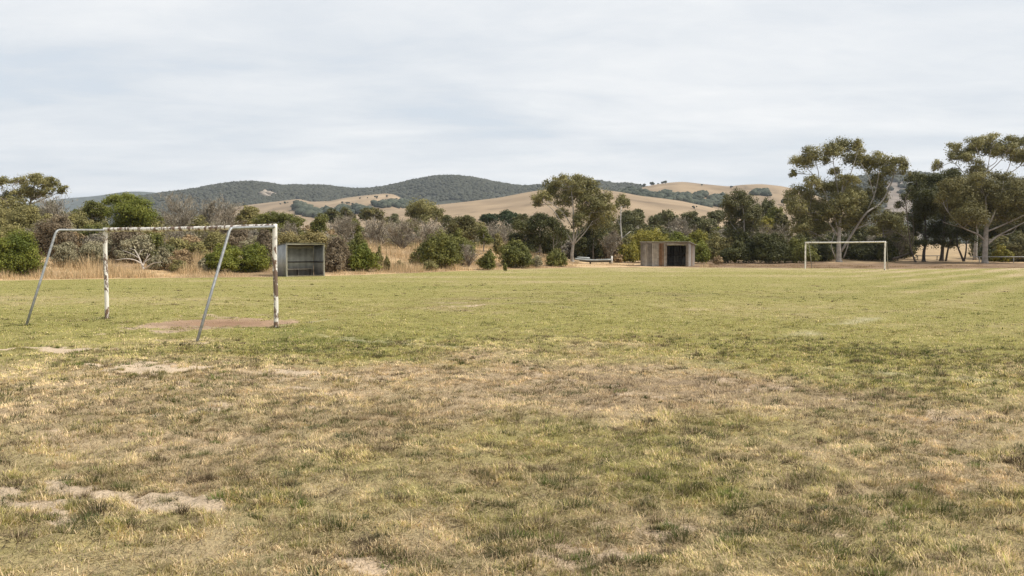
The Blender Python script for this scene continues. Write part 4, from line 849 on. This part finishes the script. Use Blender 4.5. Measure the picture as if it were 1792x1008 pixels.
# ---------------------------------------------------------------- hills
def hill(name, prof, Rc, Rf, Rb, base, cfn, mat, na=260, nr=46, rough=0.0, seed=0):
    prof = np.array(prof, float); p0, p1 = prof[0, 0], prof[-1, 0]
    px = np.linspace(p0, p1, na); py = np.interp(px, prof[:, 0], prof[:, 1])
    ker = np.ones(9) / 9; pyp = np.concatenate([np.full(4, py[0]), py, np.full(4, py[-1])]); py = np.convolve(pyp, ker, 'valid')
    u = (px - CX) / F; zc = EYE + (HZ - py) / F * Rc
    s = np.concatenate([np.linspace(0, 1, nr), np.linspace(1, 2, nr // 2)[1:]])
    Yr = np.where(s <= 1, Rf + (Rc - Rf) * s, Rc + (Rb - Rc) * (s - 1)); sh = np.where(s <= 1, np.sin(s * math.pi / 2) ** 1.15, np.cos((s - 1) * math.pi / 2) ** 1.2)
    YY = np.repeat(Yr[:, None], na, 1); X = u[None] * YY
    # keep the crest the skyline
    ends = np.minimum(ss(0, .10, np.linspace(0, 1, na)), ss(0, .10, 1 - np.linspace(0, 1, na)))
    Z = -6 + (base + 6) * np.minimum(ends, 1)[None] + (zc - base)[None] * sh[:, None] * ends[None]
    nz = (fbm(X / Rc * 14, YY / Rc * 14, 4, seed + 3) - .5) * rough * (sh * (1 - sh) * 3.2)[:, None]; Z = Z + nz
    ms = len(s); i = np.arange(ms - 1)[:, None] * na + np.arange(na - 1)[None]
    q = np.stack([i, i + 1, i + na + 1, i + na], -1).reshape(-1, 4)
    V = np.stack([X.ravel(), YY.ravel(), Z.ravel()], 1)
    o = mesh_np(name, V, [q], mat, None, (0, 0, 0), cfn(V), True); tag(o, kind='structure')
    def pick(pxs, ss_):                  # point on the front slope
        a = np.interp(pxs, px, np.arange(na)); b = np.clip(ss_, 0, 1.999) ; bi = np.interp(b, s, np.arange(ms))
        a0 = np.clip(a.astype(int), 0, na - 2); b0 = np.clip(bi.astype(int), 0, ms - 2); fa = (a - a0)[:, None]; fb = (bi - b0)[:, None]
        G = V.reshape(ms, na, 3)
        return (G[b0, a0] * (1 - fa) + G[b0, a0 + 1] * fa) * (1 - fb) + (G[b0 + 1, a0] * (1 - fa) + G[b0 + 1, a0 + 1] * fa) * fb
    return pick
def gold_c(V):
    n = fbm(V[:, 0] / 60, V[:, 1] / 60, 4, 401)[:, None]; n2 = fbm(V[:, 0] / 14, V[:, 1] / 40, 3, 402)[:, None]
    return np.array([.27, .198, .125]) * (.66 + .68 * n) * (.84 + .32 * n2) * (1 - .30 * np.exp(-(np.abs(fbm(V[:, 0] / 110, V[:, 1] / 160, 3, 403) - .5) / .012) ** 2))[:, None]
def dark_c(V):
    n = fbm(V[:, 0] / 45, V[:, 1] / 45, 4, 411)[:, None]; return np.array([.050, .052, .036]) * (.7 + .6 * n)
def blue_c(V): return np.array([.07, .08, .07]) * np.ones((len(V), 1))
BLUE = [(-160, 374), (-60, 366), (60, 355), (126, 347.5), (171, 344.5), (205, 339), (229, 336), (262, 337), (300, 341), (345, 346), (420, 350), (560, 356)]
DARK = [(90, 372), (160, 364), (240, 350), (290, 342.5), (321, 339.5), (345, 336), (379, 329), (417, 324.5), (445, 323.5), (479, 327), (490, 330), (526, 329.5), (575, 330), (604, 334.5), (628, 336), (666, 334), (706, 325), (754, 315), (790, 313), (829, 317), (879, 326), (902, 330), (938, 330.5), (990, 324), (1043, 321), (1067, 326), (1081, 327.5), (1102, 326), (1119, 331), (1150, 336), (1230, 345), (1300, 348)]
GA_ = [(340, 378), (385, 371), (421, 363), (480, 356), (528, 350.5), (540, 356), (582, 354.5), (599, 350), (640, 345), (678, 341.5), (694, 344), (709, 354), (735, 366), (780, 374)]
GB_ = [(480, 410), (560, 394), (640, 379), (700, 371), (764, 364.5), (820, 359), (876, 352.5), (933, 342), (970, 337.5), (1010, 335.5), (1040, 337), (1069, 341), (1090, 343.5), (1114, 349), (1150, 353), (1198, 359), (1213, 363), (1247, 369), (1290, 384), (1330, 398), (1380, 414)]
GC_ = [(960, 362), (1010, 356), (1060, 348), (1090, 340), (1116, 332.5), (1140, 327), (1168, 323), (1194, 321.5), (1228, 325.5), (1275, 330), (1294, 327), (1330, 325.5), (1366, 329), (1400, 336), (1440, 350), (1480, 372), (1530, 404)]
DR_ = [(1290, 368), (1340, 358), (1380, 350), (1440, 334), (1490, 321), (1520, 315), (1555, 312.5), (1598, 311), (1630, 314), (1680, 322), (1740, 330), (1830, 340), (1900, 348)]
hill('distant_ridge', BLUE, 3300, 2600, 4100, 20, blue_c, M['wood_hill'], 160, 24)
pk_dark = hill('wooded_hill', DARK, 2150, 1450, 3200, 12, dark_c, M['wood_hill'], 420, 60, 26, 1)
def rock_c(V):
    c = dark_c(V); px = CX + F * V[:, 0] / V[:, 1]; py = HZ - F * (V[:, 2] - EYE) / V[:, 1]; n = fbm(V[:, 0] / 30, V[:, 2] / 12, 4, 417)
    w = (ss(.42, .56, n + .35 * np.exp(-((px - 1576) / 26) ** 2 - ((py - 345) / 26) ** 2)) * np.exp(-((px - 1572) / 40) ** 4))[:, None]
    return c * (1 - w) + np.array([.20, .165, .135]) * w
pk_dr = hill('wooded_hill', DR_, 1700, 1000, 2600, 10, rock_c, M['wood_hill'], 220, 50, 24, 2)
pk_a = hill('dry_hill', GA_, 1380, 850, 1900, 9, gold_c, M['hill'], 200, 40, 6, 3)
pk_c = hill('dry_hill', GC_, 1250, 820, 1900, 9, gold_c, M['hill'], 240, 40, 9, 4)
pk_b = hill('dry_hill', GB_, 830, 360, 1150, 5, gold_c, M['hill'], 260, 50, 5, 5)
# ---------------------------------------------------------------- far woods
def ico():
    p = (1 + 5 ** .5) / 2
    v = np.array([(-1, p, 0), (1, p, 0), (-1, -p, 0), (1, -p, 0), (0, -1, p), (0, 1, p), (0, -1, -p), (0, 1, -p), (p, 0, -1), (p, 0, 1), (-p, 0, -1), (-p, 0, 1)], float); v /= np.linalg.norm(v[0])
    f = np.array([(0, 11, 5), (0, 5, 1), (0, 1, 7), (0, 7, 10), (0, 10, 11), (1, 5, 9), (5, 11, 4), (11, 10, 2), (10, 7, 6), (7, 1, 8), (3, 9, 4), (3, 4, 2), (3, 2, 6), (3, 6, 8), (3, 8, 9), (4, 9, 5), (2, 4, 11), (6, 2, 10), (8, 6, 7), (9, 8, 1)])
    return v, f
IV, IF = ico()
def wood(name, label, P, size, c0, c1, seed, kind='stuff'):
    g_ = np.random.default_rng(seed); n = len(P); s = size * g_.uniform(.6, 1.35, n)
    jit = 1 + g_.normal(0, .16, (n, 12, 1)); sc = np.stack([s * g_.uniform(.85, 1.3, n), s * g_.uniform(.85, 1.3, n), s * g_.uniform(.75, 1.05, n)], 1)
    V = P[:, None, :] + IV[None] * jit * sc[:, None, :] + np.array([0, 0, 1]) * (s * .45)[:, None, None]
    Fc = IF[None] + (np.arange(n) * 12)[:, None, None]; h = g_.random(n)[:, None]
    C = np.repeat((np.array(c0) * (1 - h) + np.array(c1) * h), 12, 0)
    o = mesh_np(name, V.reshape(-1, 3), [Fc.reshape(-1, 3)], M['farleaf'], None, (0, 0, 0), C, True)
    return tag(o, label, 'woodland', kind=kind)
g_ = np.random.default_rng(31)
n = 21000; px = g_.uniform(245, 1290, n); sv = 1.06 - g_.random(n) ** 1.1 * .8
P = pk_dark(px, sv); X_, Y_ = P[:, 0], P[:, 1]; pyP = HZ - F * (P[:, 2] - EYE) / P[:, 1]
keep = ~((np.abs(px - 468) < 17 * (1 - np.abs(pyP - 341) / 9)) & (np.abs(pyP - 341) < 7)) & (fbm(X_ / 90, Y_ / 60, 3, 55) > .27)
wood('woodland', 'dark green forest covering the long hill behind the dry paddocks', P[keep], 4.0, (.040, .043, .028), (.066, .066, .044), 1)
n = 3800; px = g_.uniform(1385, 1890, n); sv = 1.05 - g_.random(n) * .8; P = pk_dr(px, sv)
pyP = HZ - F * (P[:, 2] - EYE) / P[:, 1]; keep = ~((np.abs(px - 1572) < 26) & (pyP > 322) & (pyP < 385) & (fbm(P[:, 0] / 30, P[:, 2] / 12, 4, 417) > .42))
wood('woodland', 'dark forest on the hill behind the tall gum trees on the right', P[keep], 4.4, (.036, .040, .026), (.075, .076, .052), 2)
# pale rock outcrop
def outcrop():
    g2 = np.random.default_rng(9); mb = MB()
    for (px, py, s) in [(461, 341, 9), (467, 338.5, 10), (473, 340, 9), (477, 342.5, 7), (481, 342, 7), (466, 343, 8), (458, 344, 6), (471, 344, 6)]:
        sl = np.linspace(.3, 1, 80); Q = pk_dark(np.full(80, float(px)), sl); yy = HZ - F * (Q[:, 2] - EYE) / Q[:, 1]; j = int(np.argmin(np.abs(yy - py)))
        V = IV * (1 + g2.normal(0, .2, (12, 1))) * np.array([s, s, s * .75]) + Q[j]; mb.add(V, None, IF, np.array([.36, .30, .24]) * g2.uniform(.8, 1.15))
    tag(mb.build('rock_outcrop', M['rock']), 'pale rock outcrop showing on the wooded hill', 'rocks')
outcrop()
def slope_pt(pk, px, py, lo=.0, hi=1.0):
    sl = np.linspace(lo, hi, 160); Q = pk(np.full(160, float(px)), sl); yy = HZ - F * (Q[:, 2] - EYE) / Q[:, 1]; return Q[int(np.argmin(np.abs(yy - py)))]
def belt(label, pk, pts, per, size, seed, c=((.040, .050, .034), (.080, .088, .060))):
    g2 = np.random.default_rng(seed); P = []
    for (px, py, rx, ry) in pts:
        for _ in range(per):
            P.append(slope_pt(pk, px + g2.normal(0, rx * .5), py + g2.normal(0, ry * .5)))
    wood('woodland', label, np.array(P), size, c[0], c[1], seed)
belt('strip of dark trees in the gully of the left dry hill', pk_a, [(527, 366, 8, 8), (535, 372, 10, 6), (545, 376, 14, 5), (560, 378, 12, 4), (580, 376, 10, 4), (605, 372, 18, 5), (630, 370, 14, 4)], 26, 5.0, 41)
belt('dark tree belt along the right foot of the left dry hill', pk_a, [(672, 361, 18, 4), (695, 359, 18, 5), (712, 360, 12, 5), (728, 366, 10, 4)], 45, 4.4, 42)
belt('dark tree belts in the gullies of the right dry hill', pk_c, [(1085, 344, 20, 5), (1110, 342, 20, 5), (1130, 345, 18, 5), (1150, 348, 18, 4), (1095, 336, 18, 3), (1165, 343, 12, 4), (1188, 347, 14, 4), (1200, 350, 18, 4), (1226, 344, 9, 4), (1245, 355, 14, 7), (1258, 352, 8, 8), (1225, 358, 16, 5), (1170, 352, 20, 3)], 34, 3.8, 43)
belt('clump of dark trees high on the right dry hill', pk_c, [(1324, 340, 9, 4), (1336, 339, 8, 4)], 16, 3.6, 44)
# single far trees, one mesh copied
def far_tree_mesh(seed):
    g2 = np.random.default_rng(seed); mb = MB()
    for i in range(7):
        c = g2.normal(0, .38, 3) * np.array([1, 1, .5]) + np.array([0, 0, 1.05]); h = g2.random()
        mb.add(IV * (1 + g2.normal(0, .14, (12, 1))) * g2.uniform(.35, .6) * np.array([1.1, 1.1, .9]) + c, None, IF, np.array([.045, .052, .034]) * (.7 + .7 * h))
    mb.tube([(0, 0, -.2), (0, 0, .9)], [.12, .08], 5, (.10, .085, .07))
    return mb
proto = [far_tree_mesh(s_).build('distant_tree', M['farleaf'], smooth=True) for s_ in (1, 2, 3)]
used = [False] * 3
def far_tree(pk, px, py, size, label, i, group='far single trees on the dry hills'):
    k = i % 3
    if not used[k]: o = proto[k]; used[k] = True
    else: o = proto[k].copy(); col.objects.link(o)
    p = slope_pt(pk, px, py, 0, 1.02); o.location = p; s_ = size * p[1] / F; o.scale = (s_, s_, s_ * .95); o.rotation_euler = (0, 0, i * 1.7)
    tag(o, label, 'tree', group)
i = 0
for (px, py, s_) in [(492, 359, 2.0), (500, 358, 3.2), (511, 363, 2), (505, 356, 1.6), (523, 354, 2.4), (516, 370, 2.5)]:
    far_tree(pk_a, px, py, s_, 'tiny dark tree on the left part of the far dry hill', i); i += 1
for (px, py, s_) in [(608, 358, 3), (600, 357, 2.6), (619, 360, 3.2), (631, 349, 2.2), (644, 348, 1.6), (660, 348, 3.4), (678, 346, 2.8), (686, 351, 2.4), (695, 350, 2), (612, 357, 2.2)]:
    far_tree(pk_a, px, py, s_, 'tiny dark tree on the bare slope left of the round wooded hill', i); i += 1
for (px, py, s_, lb) in [(1104, 328, 4, 'first dark tree from the left on the skyline of the right dry hill'), (1125, 328.5, 4.5, 'skyline tree just left of the largest tree on the right dry hill'), (1140, 327, 5.5, 'largest round tree on the skyline of the right dry hill'),
                        (1151, 325, 2.5, 'small skyline tree right of the largest tree on the dry hill'), (1158, 323.5, 3.6, 'left tree of the leaning skyline pair on the right dry hill'), (1163, 322.8, 4, 'right tree of the leaning skyline pair on the right dry hill'),
                        (1227, 326, 2.2, 'small lone tree on the bare skyline near the crest of the dry hill'), (1278, 330, 2.8, 'lone tree in the skyline dip of the right dry hill'), (1346, 346, 4, 'dark tree below the tree clump on the right dry hill'), (1370, 360, 7, 'dark tree low on the dry hill left of the tall gum')]:
    far_tree(pk_c, px, py, s_, lb, i); i += 1
far_tree(pk_b, 1214, 366, 3.6, 'lone dark tree on the right shoulder of the nearest dry hill', i)
# ---------------------------------------------------------------- light, sky, haze, camera
SUN_EL, SUN_AZ = R(50), R(100)          # azimuth measured from +Y to the right
sd = bpy.data.lights.new('sun', 'SUN'); sd.energy = 1.5; sd.angle = R(10); sd.color = (1, .95, .87)
so = bpy.data.objects.new('sun', sd); col.objects.link(so)
import mathutils
dv = mathutils.Vector((math.sin(SUN_AZ) * math.cos(SUN_EL), math.cos(SUN_AZ) * math.cos(SUN_EL), math.sin(SUN_EL)))
so.rotation_euler = (-dv).to_track_quat('-Z', 'Y').to_euler(); so.location = (30, -20, 60)
w = bpy.data.worlds.new('World'); scn.world = w; w.use_nodes = True; nt = w.node_tree; nt.nodes.clear()
out = nt.nodes.new('ShaderNodeOutputWorld'); bg = nt.nodes.new('ShaderNodeBackground'); nt.links.new(bg.outputs[0], out.inputs[0])
sky = nt.nodes.new('ShaderNodeTexSky'); sky.sky_type = 'NISHITA'; sky.sun_disc = False; sky.sun_elevation = SUN_EL; sky.sun_rotation = SUN_AZ; sky.dust_density = 2.0
tc = nt.nodes.new('ShaderNodeTexCoord'); sp = nt.nodes.new('ShaderNodeSeparateXYZ'); nt.links.new(tc.outputs['Generated'], sp.inputs[0])
def math_(op, a, b=None, c=None):
    m = nt.nodes.new('ShaderNodeMath'); m.operation = op
    for i_, v in enumerate((a, b, c)):
        if v is None: continue
        if isinstance(v, (int, float)): m.inputs[i_].default_value = v
        else: nt.links.new(v, m.inputs[i_])
    return m.outputs[0]
zz = math_('ADD', math_('MAXIMUM', sp.outputs[2], 0.0), .10)
cb = nt.nodes.new('ShaderNodeCombineXYZ'); nt.links.new(math_('DIVIDE', sp.outputs[0], zz), cb.inputs[0]); nt.links.new(math_('DIVIDE', sp.outputs[1], zz), cb.inputs[1])
def wn(sx, sy, rot, scale, det, rough, dist=0.0):
    mp = nt.nodes.new('ShaderNodeMapping'); nt.links.new(cb.outputs[0], mp.inputs[0]); mp.inputs['Scale'].default_value = (sx, sy, 1); mp.inputs['Rotation'].default_value = (0, 0, rot)
    n_ = nt.nodes.new('ShaderNodeTexNoise'); nt.links.new(mp.outputs[0], n_.inputs['Vector'])
    n_.inputs['Scale'].default_value = scale; n_.inputs['Detail'].default_value = det; n_.inputs['Roughness'].default_value = rough; n_.inputs['Distortion'].default_value = dist
    return n_.outputs['Fac']
nA = wn(.6, 1.0, .3, .55, 6, .52, .8); nB = wn(.5, 1.0, -.25, 1.7, 7, .58, .6)
nC = wn(.7, 1.0, .1, 5.5, 6, .6, .5)
cm = math_('ADD', math_('ADD', math_('MULTIPLY', nA, .55), math_('MULTIPLY', nB, .32)), math_('MULTIPLY', nC, .13))
CB = 0.278
cloud = ramp(nt, cm, .39, (CB * .77, CB * .83, CB * .90), .61, (CB * 1.07, CB * 1.075, CB * 1.08))
cover = ramp(nt, cm, .30, (.86,) * 3, .44, (.98,) * 3)
sk = nt.nodes.new('ShaderNodeMix'); sk.data_type = 'RGBA'; sk.blend_type = 'MULTIPLY'; sk.inputs[0].default_value = 1.0; nt.links.new(sky.outputs[0], sk.inputs[6]); sk.inputs[7].default_value = (.075, .075, .075, 1)
fin = mixc(nt, cover, sk.outputs[2], cloud); nt.links.new(fin, bg.inputs['Color']); bg.inputs['Strength'].default_value = 1.0
HAZE = True
if HAZE:
    m, nt2, out2 = newmat('air_haze'); v = nt2.nodes.new('ShaderNodeVolumePrincipled')
    v.inputs['Density'].default_value = 0.00009; v.inputs['Color'].default_value = (.82, .90, 1.0, 1); v.inputs['Anisotropy'].default_value = .1
    nt2.links.new(v.outputs[0], out2.inputs['Volume']); m.cycles.volume_sampling = 'DISTANCE'; m.cycles.homogeneous_volume = True
    b = MB(); b.box(-3400, 3400, -400, 4400, -8, 262); o = b.build('haze', m); tag(o, 'thin pale haze in the air', 'haze', kind='stuff')
cd = bpy.data.cameras.new('camera'); co = bpy.data.objects.new('camera', cd); col.objects.link(co)
co.location = (0, 0, EYE); co.rotation_euler = (math.pi / 2 - TH, 0, 0); cd.sensor_width = 36; cd.lens = F / 1792 * 36; cd.clip_start = .05; cd.clip_end = 30000
scn.camera = co
scn.view_settings.view_transform = 'Standard'; scn.view_settings.look = 'None'; scn.view_settings.gamma = 1; scn.view_settings.exposure = 1.70
scn.cycles.use_adaptive_sampling = False; scn.cycles.use_denoising = True; scn.cycles.denoiser = 'OPENIMAGEDENOISE'; scn.cycles.denoising_input_passes = 'RGB_ALBEDO_NORMAL'; scn.cycles.denoising_prefilter = 'NONE'
scn.cycles.max_bounces = 6; scn.cycles.diffuse_bounces = 3; scn.cycles.transmission_bounces = 3; scn.cycles.volume_bounces = 0; scn.cycles.transparent_max_bounces = 4
